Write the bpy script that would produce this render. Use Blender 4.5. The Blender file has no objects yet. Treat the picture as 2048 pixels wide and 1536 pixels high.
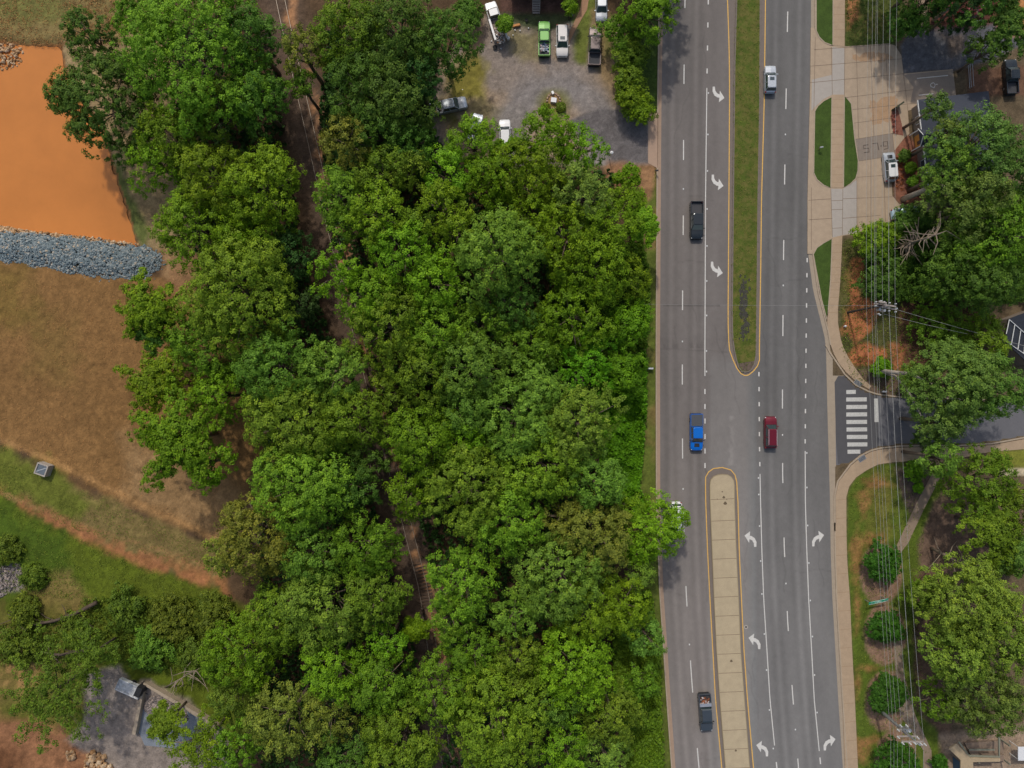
import bpy, math, random
import numpy as np
from mathutils import Vector, Matrix
R_ = math.radians
# ------------------------------------------------------------------ camera, light, exposure
H = 115.0                    # drone height above the road, metres
S = 12.2                     # ground pixels (of the 2048 px photo) per metre
scene = bpy.context.scene
cd = bpy.data.cameras.new("camera"); cam = bpy.data.objects.new("camera", cd)
scene.collection.objects.link(cam); scene.camera = cam
cam.location = (0, 0, H); cam.rotation_euler = (0, 0, 0)
cd.sensor_width = 36; cd.lens = 36 * (S * H) / 2048.0
cd.clip_start = 1; cd.clip_end = 5000
SUN_EL = R_(51); SUN_DX, SUN_DY = -0.23, 0.973
world = bpy.data.worlds.new("World"); scene.world = world; world.use_nodes = True
wn = world.node_tree.nodes; bg = wn["Background"]
sky = wn.new("ShaderNodeTexSky"); sky.sky_type = 'NISHITA'; sky.sun_disc = False
sky.sun_elevation = SUN_EL; sky.sun_rotation = math.atan2(SUN_DX, SUN_DY)
sky.air_density = 1.2; sky.dust_density = 3.5; sky.ozone_density = 1.0
world.node_tree.links.new(sky.outputs[0], bg.inputs[0]); bg.inputs[1].default_value = 0.14
sd_ = bpy.data.lights.new("sun", 'SUN'); sd_.energy = 2.15; sd_.angle = R_(1.6); sd_.color = (1.0, 0.95, 0.86)
sun = bpy.data.objects.new("sun", sd_); scene.collection.objects.link(sun)
dsun = Vector((SUN_DX * math.cos(SUN_EL), SUN_DY * math.cos(SUN_EL), math.sin(SUN_EL)))
sun.rotation_euler = dsun.to_track_quat('Z', 'Y').to_euler(); sun.location = (0, 60, 100)
scene.view_settings.view_transform = 'Standard'; scene.view_settings.look = 'None'
scene.view_settings.exposure = -0.25; scene.view_settings.gamma = 1.0
scene.cycles.max_bounces = 6; scene.cycles.transparent_max_bounces = 4
rng = np.random.default_rng(11); random.seed(5)
col = scene.collection
# ------------------------------------------------------------------ helpers
def W(px, py, z=0.0):
    k = (H - z) / H / S
    return Vector(((px - 1024) * k, (768 - py) * k, z))
def G2(p): return ((p[0] - 1024) / S, (768 - p[1]) / S)
def lin(c):
    return tuple(((v / 255) / 12.92) if v / 255 < .04045 else (((v / 255) + .055) / 1.055) ** 2.4 for v in c)
def tag(o, label=None, cat=None, group=None, kind=None):
    if label: o['label'] = label
    if cat: o['category'] = cat
    if group: o['group'] = group
    if kind: o['kind'] = kind
    return o
def empty(name, loc, rz=0, **k):
    o = bpy.data.objects.new(name, None); col.objects.link(o); o.location = loc; o.rotation_euler = (0, 0, rz)
    o.empty_display_size = .3
    return tag(o, **k)
MATS = {}
def mat(name, c, rough=.7, metal=0, spec=.3, nscale=0, namt=.25, bump=0, coat=0, alpha=None, trans=0, n2=None):
    if name in MATS: return MATS[name]
    m = bpy.data.materials.new(name); m.use_nodes = True; nt = m.node_tree; b = nt.nodes["Principled BSDF"]
    b.inputs["Roughness"].default_value = rough; b.inputs["Metallic"].default_value = metal
    b.inputs["Specular IOR Level"].default_value = spec; b.inputs["Coat Weight"].default_value = coat
    b.inputs["Base Color"].default_value = (*c, 1)
    if nscale:
        tc = nt.nodes.new("ShaderNodeTexCoord"); n = nt.nodes.new("ShaderNodeTexNoise")
        n.inputs["Scale"].default_value = nscale; n.inputs["Detail"].default_value = 6
        n.inputs["Roughness"].default_value = .65
        nt.links.new(tc.outputs["Object"], n.inputs["Vector"])
        src = n.outputs[0]
        if n2:
            q = nt.nodes.new("ShaderNodeTexNoise"); q.inputs["Scale"].default_value = n2; q.inputs["Detail"].default_value = 4
            nt.links.new(tc.outputs["Object"], q.inputs["Vector"])
            a = nt.nodes.new("ShaderNodeMath"); a.operation = 'ADD'; nt.links.new(n.outputs[0], a.inputs[0]); nt.links.new(q.outputs[0], a.inputs[1])
            h = nt.nodes.new("ShaderNodeMath"); h.operation = 'MULTIPLY'; h.inputs[1].default_value = .5; nt.links.new(a.outputs[0], h.inputs[0]); src = h.outputs[0]
        r = nt.nodes.new("ShaderNodeMapRange"); r.inputs[1].default_value = .3; r.inputs[2].default_value = .7
        r.inputs[3].default_value = 1 - namt; r.inputs[4].default_value = 1 + namt
        nt.links.new(src, r.inputs[0])
        v = nt.nodes.new("ShaderNodeVectorMath"); v.operation = 'SCALE'; v.inputs[0].default_value = c
        nt.links.new(r.outputs[0], v.inputs["Scale"]); nt.links.new(v.outputs[0], b.inputs["Base Color"])
        if bump:
            bp = nt.nodes.new("ShaderNodeBump"); bp.inputs["Strength"].default_value = bump; bp.inputs["Distance"].default_value = .08
            nt.links.new(n.outputs[0], bp.inputs["Height"]); nt.links.new(bp.outputs[0], b.inputs["Normal"])
    MATS[name] = m; return m
def attr_mat(name, scale1, scale2, amt, rough=.9, bump=.3, spec=.15, fine=9.0):
    m = bpy.data.materials.new(name); m.use_nodes = True; nt = m.node_tree; L = nt.links.new; b = nt.nodes["Principled BSDF"]
    b.inputs["Roughness"].default_value = rough; b.inputs["Specular IOR Level"].default_value = spec
    at = nt.nodes.new("ShaderNodeAttribute"); at.attribute_name = "Col"
    tc = nt.nodes.new("ShaderNodeTexCoord"); outs = []
    for s, d in ((scale1, 8), (scale2, 5), (fine, 3)):
        n = nt.nodes.new("ShaderNodeTexNoise"); n.inputs["Scale"].default_value = s; n.inputs["Detail"].default_value = d; n.inputs["Roughness"].default_value = .7
        L(tc.outputs["Object"], n.inputs["Vector"]); outs.append(n)
    a = nt.nodes.new("ShaderNodeMath"); a.operation = 'ADD'; L(outs[0].outputs[0], a.inputs[0]); L(outs[1].outputs[0], a.inputs[1])
    a2 = nt.nodes.new("ShaderNodeMath"); a2.operation = 'ADD'; L(a.outputs[0], a2.inputs[0]); L(outs[2].outputs[0], a2.inputs[1])
    r = nt.nodes.new("ShaderNodeMapRange"); r.inputs[1].default_value = 1.1; r.inputs[2].default_value = 1.9
    r.inputs[3].default_value = 1 - amt; r.inputs[4].default_value = 1 + amt; L(a2.outputs[0], r.inputs[0])
    v = nt.nodes.new("ShaderNodeVectorMath"); v.operation = 'SCALE'; L(at.outputs["Color"], v.inputs[0]); L(r.outputs[0], v.inputs["Scale"])
    L(v.outputs[0], b.inputs["Base Color"])
    bp = nt.nodes.new("ShaderNodeBump"); bp.inputs["Strength"].default_value = bump; bp.inputs["Distance"].default_value = .12
    L(outs[1].outputs[0], bp.inputs["Height"]); L(bp.outputs[0], b.inputs["Normal"])
    return m
class MB:
    def __init__(s): s.v = []; s.f = []; s.m = []
    def add(s, vs, fs, m=0):
        o = len(s.v); s.v += [tuple(v) for v in vs]; s.f += [tuple(i + o for i in f) for f in fs]; s.m += [m] * len(fs)
    def box(s, c, d, rz=0, m=0, taper=1.0):
        x, y, z = (q / 2 for q in d); cs, sn = math.cos(rz), math.sin(rz); vs = []
        for zz, t in ((-z, 1), (z, taper)):
            for a, b in ((-x, -y), (x, -y), (x, y), (-x, y)):
                a *= t; b *= t
                vs.append((c[0] + a * cs - b * sn, c[1] + a * sn + b * cs, c[2] + zz))
        s.add(vs, [(3, 2, 1, 0), (4, 5, 6, 7), (0, 1, 5, 4), (1, 2, 6, 5), (2, 3, 7, 6), (3, 0, 4, 7)], m)
    def prism(s, pts, z0, z1, m=0, side=None):
        n = len(pts)
        if sum(pts[i][0] * pts[(i + 1) % n][1] - pts[(i + 1) % n][0] * pts[i][1] for i in range(n)) < 0: pts = pts[::-1]
        s.add([(p[0], p[1], z0) for p in pts] + [(p[0], p[1], z1) for p in pts], [tuple(range(n, 2 * n))], m)
        o = len(s.v) - 2 * n
        for i in range(n):
            j = (i + 1) % n; s.f.append((o + i, o + j, o + n + j, o + n + i)); s.m.append(m if side is None else side)
    def flat(s, pts, z, m=0):
        n = len(pts)
        if sum(pts[i][0] * pts[(i + 1) % n][1] - pts[(i + 1) % n][0] * pts[i][1] for i in range(n)) < 0: pts = pts[::-1]
        s.add([(p[0], p[1], z) for p in pts], [tuple(range(n))], m)
    def strip(s, pts, w, z, m=0, closed=False):
        n = len(pts); L, Rr = [], []
        for i in range(n):
            a = Vector(pts[(i - 1) % n] if closed else pts[max(i - 1, 0)]); b = Vector(pts[(i + 1) % n] if closed else pts[min(i + 1, n - 1)])
            d = (b - a).normalized(); nn = Vector((-d.y, d.x)) * w / 2; p = Vector(pts[i]); L.append(p + nn); Rr.append(p - nn)
        vs = [(p.x, p.y, z) for p in L] + [(p.x, p.y, z) for p in Rr]
        k = n if closed else n - 1
        s.add(vs, [(i, n + i, n + (i + 1) % n, (i + 1) % n) for i in range(k)], m)
    def wall(s, pts, w, z0, z1, m=0, closed=False):
        n = len(pts); L, Rr = [], []
        for i in range(n):
            a = Vector(pts[(i - 1) % n] if closed else pts[max(i - 1, 0)]); b = Vector(pts[(i + 1) % n] if closed else pts[min(i + 1, n - 1)])
            d = (b - a).normalized(); nn = Vector((-d.y, d.x)) * w / 2; p = Vector(pts[i]); L.append(p + nn); Rr.append(p - nn)
        vs = []
        for z in (z0, z1): vs += [(p.x, p.y, z) for p in L] + [(p.x, p.y, z) for p in Rr]
        fs = []
        for i in range(n if closed else n - 1):
            j = (i + 1) % n
            fs += [(2 * n + i, 3 * n + i, 3 * n + j, 2 * n + j), (n + i, n + j, 3 * n + j, 3 * n + i), (j, i, 2 * n + i, 2 * n + j)]
        if not closed: fs += [(0, n, 3 * n, 2 * n), (n - 1, 3 * n - 1, 4 * n - 1, 2 * n - 1)][:0] + [(0, n, 3 * n, 2 * n), (2 * n - 1, n - 1, 3 * n - 1, 4 * n - 1)]
        s.add(vs, fs, m)
    def tube(s, pts, rs, sides=6, m=0, cap=True):
        pts = [Vector(p) for p in pts]; n = len(pts)
        if not hasattr(rs, '__len__'): rs = [rs] * n
        vs = []
        for i, p in enumerate(pts):
            d = (pts[min(i + 1, n - 1)] - pts[max(i - 1, 0)]).normalized()
            u = d.cross(Vector((0, 0, 1)) if abs(d.z) < .9 else Vector((1, 0, 0))).normalized(); w = d.cross(u)
            for k in range(sides):
                a = 2 * math.pi * k / sides; vs.append(p + (u * math.cos(a) + w * math.sin(a)) * rs[i])
        fs = [(i * sides + k, i * sides + (k + 1) % sides, (i + 1) * sides + (k + 1) % sides, (i + 1) * sides + k) for i in range(n - 1) for k in range(sides)]
        if cap: fs += [tuple(range(sides))[::-1], tuple(range((n - 1) * sides, n * sides))]
        s.add(vs, fs, m)
    def loft(s, rings, m=0, cap=True):
        n = len(rings[0]); vs = [p for r in rings for p in r]
        fs = [(i * n + k, i * n + (k + 1) % n, (i + 1) * n + (k + 1) % n, (i + 1) * n + k) for i in range(len(rings) - 1) for k in range(n)]
        if cap: fs += [tuple(range(n))[::-1], tuple(range((len(rings) - 1) * n, len(rings) * n))]
        s.add(vs, fs, m)
    def build(s, name, mats, parent=None, loc=None, smooth=False, **k):
        me = bpy.data.meshes.new(name); me.from_pydata(s.v, [], s.f); me.update()
        for mm in (mats if isinstance(mats, (list, tuple)) else [mats]): me.materials.append(mm)
        me.polygons.foreach_set("material_index", s.m)
        if smooth: me.polygons.foreach_set("use_smooth", [True] * len(s.f))
        me.update(); o = bpy.data.objects.new(name, me); col.objects.link(o)
        if parent: o.parent = parent
        if loc is not None: o.location = loc
        return tag(o, **k)
def P(*pts): return [G2(p) for p in pts]
def struct(mb, name, mats, **k): return mb.build(name, mats, kind='structure', **k)
def interp(tab):
    ys = [t[0] for t in tab]; xs = [t[1] for t in tab]
    return lambda y: float(np.interp(y, ys, xs))
# value noise for numpy
_perm = rng.random((256, 256))
def vnoise(x, y):
    xi = np.floor(x).astype(int); yi = np.floor(y).astype(int); fx = x - xi; fy = y - yi
    fx = fx * fx * (3 - 2 * fx); fy = fy * fy * (3 - 2 * fy)
    g = lambda a, b: _perm[a & 255, b & 255]
    return (g(xi, yi) * (1 - fx) + g(xi + 1, yi) * fx) * (1 - fy) + (g(xi, yi + 1) * (1 - fx) + g(xi + 1, yi + 1) * fx) * fy
def fbm(x, y, o=4):
    t = 0; a = .5; s = 0
    for i in range(o):
        t = t + a * vnoise(x * 2 ** i + 17.3 * i, y * 2 ** i + 9.1 * i); s += a; a *= .55
    return t / s
def sdist(poly, X, Y):
    d = np.full(X.shape, 1e9); ins = np.zeros(X.shape, bool); n = len(poly)
    for i in range(n):
        x0, y0 = poly[i]; x1, y1 = poly[(i + 1) % n]; ex, ey = x1 - x0, y1 - y0
        t = np.clip(((X - x0) * ex + (Y - y0) * ey) / (ex * ex + ey * ey + 1e-9), 0, 1)
        d = np.minimum(d, (X - x0 - t * ex) ** 2 + (Y - y0 - t * ey) ** 2)
        c = ((y0 > Y) != (y1 > Y)) & (X < (x1 - x0) * (Y - y0) / (y1 - y0 + 1e-12) + x0); ins ^= c
    d = np.sqrt(d); return np.where(ins, -d, d)
def ragged(pts, step=6, amp=2.5, seed=3):
    g = np.random.default_rng(seed); out = []
    for (x0, y0), (x1, y1) in zip(pts, pts[1:] + pts[:1]):
        n = max(1, int(math.hypot(x1 - x0, y1 - y0) / step))
        for i in range(n): out.append((x0 + (x1 - x0) * i / n + g.normal() * amp, y0 + (y1 - y0) * i / n + g.normal() * amp))
    return out
# ------------------------------------------------------------------ traced plan of the road (photo pixels at ground level)
LO = interp([(-200, 1319), (0, 1317), (200, 1314), (400, 1312.5), (700, 1311), (1000, 1311.5), (1185, 1318), (1300, 1326), (1373, 1330.5), (1536, 1342), (1750, 1360)])
YC = interp([(-200, 1450), (0, 1455), (70, 1457.5), (130, 1458.8), (200, 1459), (400, 1457.8), (640, 1456), (700, 1458), (760, 1459)])
YD = interp([(-200, 1534), (0, 1530.9), (200, 1528.5), (400, 1523), (550, 1521.3), (700, 1518.8)])
AX = interp([(-200, 1373), (0, 1370), (150, 1368), (300, 1367), (450, 1366.5), (610, 1365), (750, 1364.5), (900, 1365), (1045, 1367), (1190, 1372.6), (1355, 1383), (1510, 1395.7), (1750, 1417)])
BX = interp([(-200, 1418), (0, 1416.6), (150, 1414), (400, 1411), (700, 1409.8), (940, 1410)])
EX = interp([(-200, 1579), (0, 1576), (43, 1575), (200, 1572), (350, 1569.4), (500, 1567.2), (650, 1565.8), (800, 1564.8), (945, 1565.2), (1095, 1568.5), (1242, 1575.3), (1390, 1585.3), (1536, 1597), (1750, 1618)])
FX = interp([(500, 1614.5), (700, 1612), (880, 1610.3), (1000, 1610.6), (1100, 1613.5), (1200, 1617.4), (1300, 1623.2), (1400, 1628.5), (1500, 1638.3), (1750, 1664)])
GX = interp([(740, 1517.8), (880, 1518.8), (950, 1520), (1000, 1521), (1100, 1523.6), (1200, 1527.5), (1300, 1533.8), (1400, 1540), (1490, 1549), (1750, 1576)])
HX = interp([(-200, 1624), (0, 1622), (100, 1622), (160, 1620.5), (400, 1616), (505, 1616), (580, 1626), (640, 1640.8), (680, 1650.6), (700, 1652), (850, 1655.5), (1000, 1660), (1100, 1661.3), (1200, 1664.8), (1300, 1670.7), (1400, 1676.5), (1536, 1685.7), (1750, 1702)])
YL = interp([(940, 1410.7), (1000, 1411.3), (1100, 1415), (1200, 1420), (1300, 1425.6), (1400, 1431), (1536, 1443.6), (1750, 1464)])
YR = interp([(960, 1473), (1000, 1475.8), (1100, 1478.4), (1200, 1483), (1300, 1487.9), (1400, 1495), (1536, 1507), (1750, 1527)])
ML = interp([(970, 1419.5), (1000, 1419.9), (1100, 1424), (1200, 1428), (1300, 1432.8), (1400, 1439.6), (1536, 1450.8), (1750, 1470)])
MR = interp([(970, 1468.3), (1000, 1468.4), (1100, 1471.9), (1200, 1476.8), (1300, 1480.7), (1400, 1488.5), (1536, 1498.8), (1750, 1518)])
GL = interp([(-200, 1475), (0, 1472.8), (130, 1469), (400, 1466), (600, 1464), (650, 1463.3), (680, 1465.5)])
GR = interp([(-200, 1521), (0, 1519.8), (200, 1519), (400, 1515.5), (550, 1514), (700, 1512)])
SL = interp([(1060, 1669.2), (1121, 1668.9), (1200, 1674), (1300, 1679), (1400, 1684.4), (1536, 1689.5), (1750, 1706)])   # south pavement, kerb side
SR = interp([(1060, 1692), (1121, 1693.5), (1200, 1699.4), (1300, 1703.5), (1400, 1709), (1536, 1715.2), (1750, 1731)])
# ------------------------------------------------------------------ ground sheet
POND = [(-400, 84), (0, 84), (60, 91), (118, 93), (132, 160), (205, 262), (222, 330), (236, 375), (252, 425), (266, 470), (272, 492), (180, 474), (60, 462), (-400, 440)]
STREET = [(1660, 751), (1689, 751), (1711, 773), (1737, 786), (1755, 791.5), (1799, 796), (1900, 800), (2000, 805), (2120, 800), (2300, 780), (2300, 850), (2120, 865), (2048, 872), (1983, 884), (1916, 888), (1799, 889), (1759, 893), (1741, 898), (1724, 907), (1697, 927), (1676, 930), (1658, 930)]
LOT = [(1621, 56), (1632, 58), (1637.6, 75), (1648.7, 87), (1660, 92), (1688, 93.5), (1777, 87.5), (1790, 92), (1802, 112), (1806, 148), (1905, 139), (1912, 200), (1840, 215), (1815, 222), (1818, 268), (1808, 276), (1788, 302), (1783, 340), (1782, 362), (1784, 392), (1797, 408), (1822, 412), (1870, 396), (1890, 400), (1860, 425), (1800, 440), (1755, 448), (1712, 468), (1684, 472), (1664, 477), (1646, 485), (1633, 495), (1625, 508), (1614.5, 508), (1614.5, 400), (1620, 160)]
def build_ground():
    fx = np.arange(-96, 96.01, .4); fy = np.arange(-74, 74.01, .4)
    ext = np.array([130, 200, 400, 900, 2000.])
    xs = np.concatenate([-ext[::-1], fx, ext]); ys = np.concatenate([-ext[::-1], fy, ext])
    XX, YY = np.meshgrid(xs, ys); X = XX * S + 1024; Y = 768 - YY * S
    n1 = fbm(XX * .12, YY * .12, 4); n2 = fbm(XX * .45 + 50, YY * .45, 4); n3 = fbm(XX * 1.3, YY * 1.3 + 30, 3)
    C = np.zeros(XX.shape + (3,)); C[:] = lin((84, 66, 48))
    C = C * (0.7 + .6 * n2)[..., None]
    def put(m, c, amp=.25, nn=None):
        nonlocal C
        q = np.array(lin(c)) * (1 - amp + 2 * amp * (n3 if nn is None else nn))[..., None]
        C = C * (1 - m[..., None]) + q * m[..., None]
    def poly(pts, c, soft=8, amp=.25, edge=14, thr=None, nn=None, op=1.0):
        d = sdist(pts, X, Y) + (n2 - .5) * edge * 2
        m = np.clip(.5 - d / soft, 0, 1)
        if thr is not None: m = m * np.clip(((thr[1]) - thr[0]) * 8 + .5, 0, 1)
        put(m * op, c, amp, nn)
    # west field, banks, clay
    poly([(-500, -200), (330, -200), (330, 120), (118, 95), (-500, 80)], (128, 112, 70), 10, .35)
    poly([(-500, -200), (140, -200), (140, 40), (-500, 55)], (100, 108, 52), 30, .4, 30, op=.6)
    poly([(118, 85), (330, 60), (420, 300), (420, 560), (330, 565), (330, 500), (272, 495), (240, 380), (205, 262), (132, 160)], (150, 128, 92), 12, .35)
    poly([(215, 330), (262, 470), (290, 500), (300, 470), (240, 330)], (98, 105, 55), 14, .35, 10)
    poly([(-500, 500), (0, 518), (330, 555), (400, 600), (480, 700), (520, 900), (490, 1010), (430, 1085), (250, 1010), (110, 935), (0, 885), (-500, 700)], (132, 99, 60), 10, .2)
    poly([(-500, 560), (520, 560), (520, 1010), (-500, 1010)], (118, 88, 52), 30, .2, 30, thr=(.55, n1), op=.45)
    poly([(-200, 520), (60, 530), (60, 640), (-200, 700)], (112, 96, 44), 60, .3, 40, op=.55)
    poly([(60, 620), (140, 640), (150, 760), (60, 740)], (106, 92, 46), 60, .3, 40, op=.4)
    poly([(330, 500), (420, 500), (440, 600), (520, 700), (470, 740), (380, 640), (330, 570)], (150, 112, 78), 30, .3, 25, op=.8)
    poly([(250, 870), (340, 900), (440, 960), (520, 1010), (470, 1110), (400, 1060), (250, 1000)], (152, 124, 88), 40, .35, 25, op=.55)
    poly([(-500, 890), (0, 895), (100, 945), (250, 1015), (430, 1095), (470, 1190), (150, 1060), (0, 975), (-500, 850)], (118, 102, 62), 12, .35, 16)
    poly([(0, 900), (90, 930), (200, 1010), (140, 1050), (60, 1000), (-100, 960)], (92, 104, 32), 30, .35, 30, op=.8)
    poly([(-500, 860), (0, 973), (80, 1018), (200, 1075), (300, 1112), (440, 1150), (460, 1190), (300, 1150), (150, 1090), (0, 1000), (-500, 900)], (158, 108, 68), 16, .35, 18, thr=(.42, n2), op=.85)
    poly([(-500, 850), (0, 960), (80, 1005), (200, 1060), (300, 1100), (450, 1130), (470, 1200), (300, 1165), (150, 1105), (0, 1012), (-500, 910)], (160, 108, 72), 10, .35, 12, thr=(.56, n2), op=.65)
    poly([(-500, 900), (0, 985), (60, 1030), (180, 1085), (290, 1135), (440, 1180), (520, 1240), (520, 1500), (250, 1500), (-500, 1500)], (86, 98, 26), 14, .4, 10)
    poly([(0, 1010), (130, 1070), (160, 1180), (40, 1190), (-200, 1200)], (62, 86, 24), 40, .35, 30, op=.7)
    poly([(60, 1160), (140, 1150), (170, 1190), (150, 1240), (70, 1230)], (140, 112, 72), 30, .3, 26, op=.6)
    poly([(-200, 1320), (70, 1330), (60, 1400), (-200, 1420)], (166, 126, 84), 40, .35, 40, op=.75)
    poly([(-400, 1440), (70, 1430), (180, 1470), (320, 1500), (320, 1700), (-400, 1700)], (142, 100, 70), 30, .4, 20)
    poly([(-200, 1190), (170, 1200), (240, 1330), (170, 1440), (-200, 1430)], (96, 90, 42), 24, .4, 24, thr=(.42, n2), op=.8)
    poly([(-200, 1490), (30, 1490), (50, 1560), (-200, 1560)], (80, 50, 30), 40, .3, 20, op=.7)
    poly([(175, 1345), (240, 1335), (262, 1370), (300, 1360), (400, 1415), (460, 1480), (480, 1700), (235, 1700), (215, 1530), (130, 1480), (165, 1440)], (138, 126, 116), 12, .3, 12)
    poly([(-500, 1120), (20, 1105), (58, 1150), (40, 1180), (-500, 1240)], (134, 124, 118), 8, .3, 8)
    # tan path lines along the bank
    for pts, w, c in (([(-300, 760), (0, 878), (110, 925), (215, 975), (330, 1030), (430, 1075)], 7, (168, 128, 82)), ([(-60, 960), (120, 1035), (260, 1080), (420, 1130)], 4, (150, 116, 76))):
        d = np.full(X.shape, 1e9)
        for a, b in zip(pts[:-1], pts[1:]):
            ex, ey = b[0] - a[0], b[1] - a[1]; t = np.clip(((X - a[0]) * ex + (Y - a[1]) * ey) / (ex * ex + ey * ey), 0, 1)
            d = np.minimum(d, np.hypot(X - a[0] - t * ex, Y - a[1] - t * ey))
        put(np.clip(1 - (d + (n2 - .5) * 14) / w, 0, 1) * .75, c)
    # forest floor strip of the railway and clay seen beside it
    tr = lambda y: np.interp(y, [-300, 0, 340, 660, 1060, 1330, 1700], [500, 562, 637, 714, 818, 870, 925])
    dt = np.abs(X - tr(Y)) + (n2 - .5) * 22
    put(np.clip(1.5 - dt / 42, 0, 1), (92, 76, 64), .35)
    put(np.clip(1.3 - np.abs(X - tr(Y) - 14 + (n1 - .5) * 60) / 14, 0, 1) * np.clip((n2 - .45) * 6, 0, 1), (168, 124, 88), .3)
    # gravel yard of the parked trucks
    poly([(850, 235), (895, 110), (950, 30), (1040, 30), (1240, 40), (1240, 220), (1305, 236), (1308, 334), (1225, 328), (1190, 330), (1000, 330), (860, 300)], (138, 126, 116), 10, .25, 8)
    poly([(850, 110), (1240, 60), (1240, 330), (850, 330)], (152, 130, 104), 20, .3, 20, thr=(.5, n1), op=.75)
    poly([(880, 235), (900, 130), (950, 100), (975, 130), (965, 190), (930, 205), (905, 245)], (122, 114, 52), 26, .4, 24)
    poly([(1020, 60), (1075, 62), (1075, 110), (1020, 108)], (118, 110, 66), 20, .4, 22, op=.7)
    poly([(905, 20), (960, 20), (975, 90), (940, 110), (905, 70)], (146, 118, 90), 20, .3, 16, op=.8)
    poly([(990, 26), (1140, 26), (1150, 42), (1090, 62), (1010, 42)], (70, 78, 50), 10, .35, 10)  # gable shadow of the house painted into the ground colour
    poly([(1000, -60), (1130, -60), (1130, 24), (1000, 24)], (92, 68, 58), 8, .4, 6)
    poly([(1150, 45), (1180, -60), (1200, -60), (1185, 60), (1172, 135), (1148, 118)], (102, 110, 50), 10, .35, 10)
    poly([(1178, 130), (1182, 20), (1230, 30), (1240, 225), (1218, 215), (1200, 150)], (140, 118, 86), 12, .3, 12)
    poly([(1205, 60), (1222, 60), (1226, 120), (1205, 120)], (110, 112, 56), 14, .3, 14, op=.8)
    poly([(940, 205), (1050, 215), (1060, 330), (940, 320)], (118, 108, 74), 20, .35, 20, op=.8)
    dd = np.abs(np.hypot(X - 1115, Y - 270) - 95) + (n2 - .5) * 16
    put(np.clip(1.5 - dd / 34, 0, 1) * (Y < 330) * (X > 960) * (X < 1310) * .9, (130, 124, 121), .12)
    dd = np.hypot(X - 1108, Y - 208) + (n2 - .5) * 12
    put(np.clip(1.5 - dd / 27, 0, 1), (112, 112, 50), .35); put(np.clip(1.4 - np.hypot(X - 1107, Y - 200) / 12, 0, 1), (148, 112, 84), .5)
    poly([(1140, 240), (1200, 215), (1240, 222), (1296, 240), (1298, 328), (1222, 322), (1215, 290), (1160, 285)], (104, 99, 98), 6, .12, 4)
    # verge along the road
    X0 = np.interp(Y, [-200, 0, 340, 1000, 1185, 1373, 1536, 1750], [1319, 1317, 1312.5, 1311.5, 1318, 1330.5, 1342, 1360])
    vg = np.clip((X - X0 + 38 + (n2 - .5) * 16) / 6, 0, 1) * (X < X0 + 4) * ((Y > 332) | (Y < 226))
    put(vg, (92, 102, 42), .3); put(vg * np.clip((n1 - .55) * 8, 0, 1) * .5, (146, 112, 78), .25)
    put(vg * (Y < 226), (62, 80, 34), .25)
    poly([(1216, 326), (1306, 334), (1308, 400), (1280, 400), (1250, 380), (1216, 380)], (148, 110, 80), 12, .3, 14, op=.9)
    # east side
    east = X > 1600
    put(east * 1.0, (100, 86, 66), .3, n2)
    poly([(1688, -300), (1805, -300), (1805, 60), (1790, 92), (1688, 95)], (80, 88, 42), 5, .25, 2)
    poly([(1700, -60), (1722, -60), (1716, 40), (1704, 50), (1695, 60)], (168, 112, 76), 10, .3, 10, op=.85)
    poly([(1722, 30), (1760, 20), (1765, 70), (1700, 85)], (104, 98, 52), 22, .3, 20, op=.6)
    poly([(1800, 92), (1830, 50), (1990, 30), (2100, 60), (1990, 120), (1905, 140), (1806, 148)], (92, 92, 96), 5, .2, 3)
    poly([(1865, 60), (1925, 70), (1925, 100), (1900, 120), (1890, 90)], (120, 100, 80), 12, .3, 12, op=.6)
    poly([(1850, -100), (2200, -100), (2200, 60), (1990, 45), (1930, 60), (1856, 62)], (96, 60, 50), 10, .4, 10)
    poly([(1990, -60), (2100, -60), (2100, 70), (2010, 70)], (160, 112, 70), 20, .4, 22)
    poly([(1935, 140), (2060, 130), (2060, 190), (1935, 190)], (102, 76, 60), 8, .35, 8)
    poly([(1786, 300), (1810, 262), (1835, 290), (1850, 400), (1810, 412), (1788, 396), (1783, 350)], (134, 90, 72), 6, .4, 4)
    poly([(1684, 474), (1720, 466), (1800, 442), (1900, 440), (1960, 620), (1900, 740), (1800, 800), (1760, 790), (1711, 770), (1676, 700), (1676, 600)], (78, 78, 44), 10, .35, 12)
    poly([(1700, 520), (1720, 520), (1722, 600), (1740, 600), (1760, 625), (1750, 660), (1705, 690), (1688, 670), (1690, 600)], (172, 108, 70), 8, .3, 16, op=.95)
    poly([(1700, 690), (1735, 685), (1770, 700), (1760, 730), (1720, 735), (1700, 720)], (176, 110, 72), 8, .3, 14, op=.95)
    poly([(1685, 500), (1700, 500), (1700, 620), (1682, 640)], (98, 92, 50), 16, .3, 12, op=.8)
    poly([(1800, 600), (1960, 590), (1960, 700), (1880, 700), (1820, 760), (1790, 730)], (98, 70, 54), 14, .35, 14)
    poly([(1780, 690), (1812, 690), (1806, 735), (1790, 740)], (160, 104, 68), 12, .3, 14, op=.8)
    poly([(1690, 740), (1750, 735), (1830, 765), (1850, 800), (1760, 795), (1712, 770)], (100, 84, 70), 8, .3, 8)
    poly([(1693, 995), (1698, 973), (1711, 955), (1733, 940), (1755, 930), (1788, 925), (1880, 920), (1880, 985), (1850, 1060), (1840, 1250), (1880, 1500), (1870, 1750), (1725, 1750), (1712, 1480), (1703, 1300), (1697, 1180), (1692, 1080)], (84, 100, 34), 4, .3, 2)
    poly([(1740, 945), (1785, 945), (1790, 1080), (1740, 1090)], (112, 104, 50), 22, .3, 26, op=.7)
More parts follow.
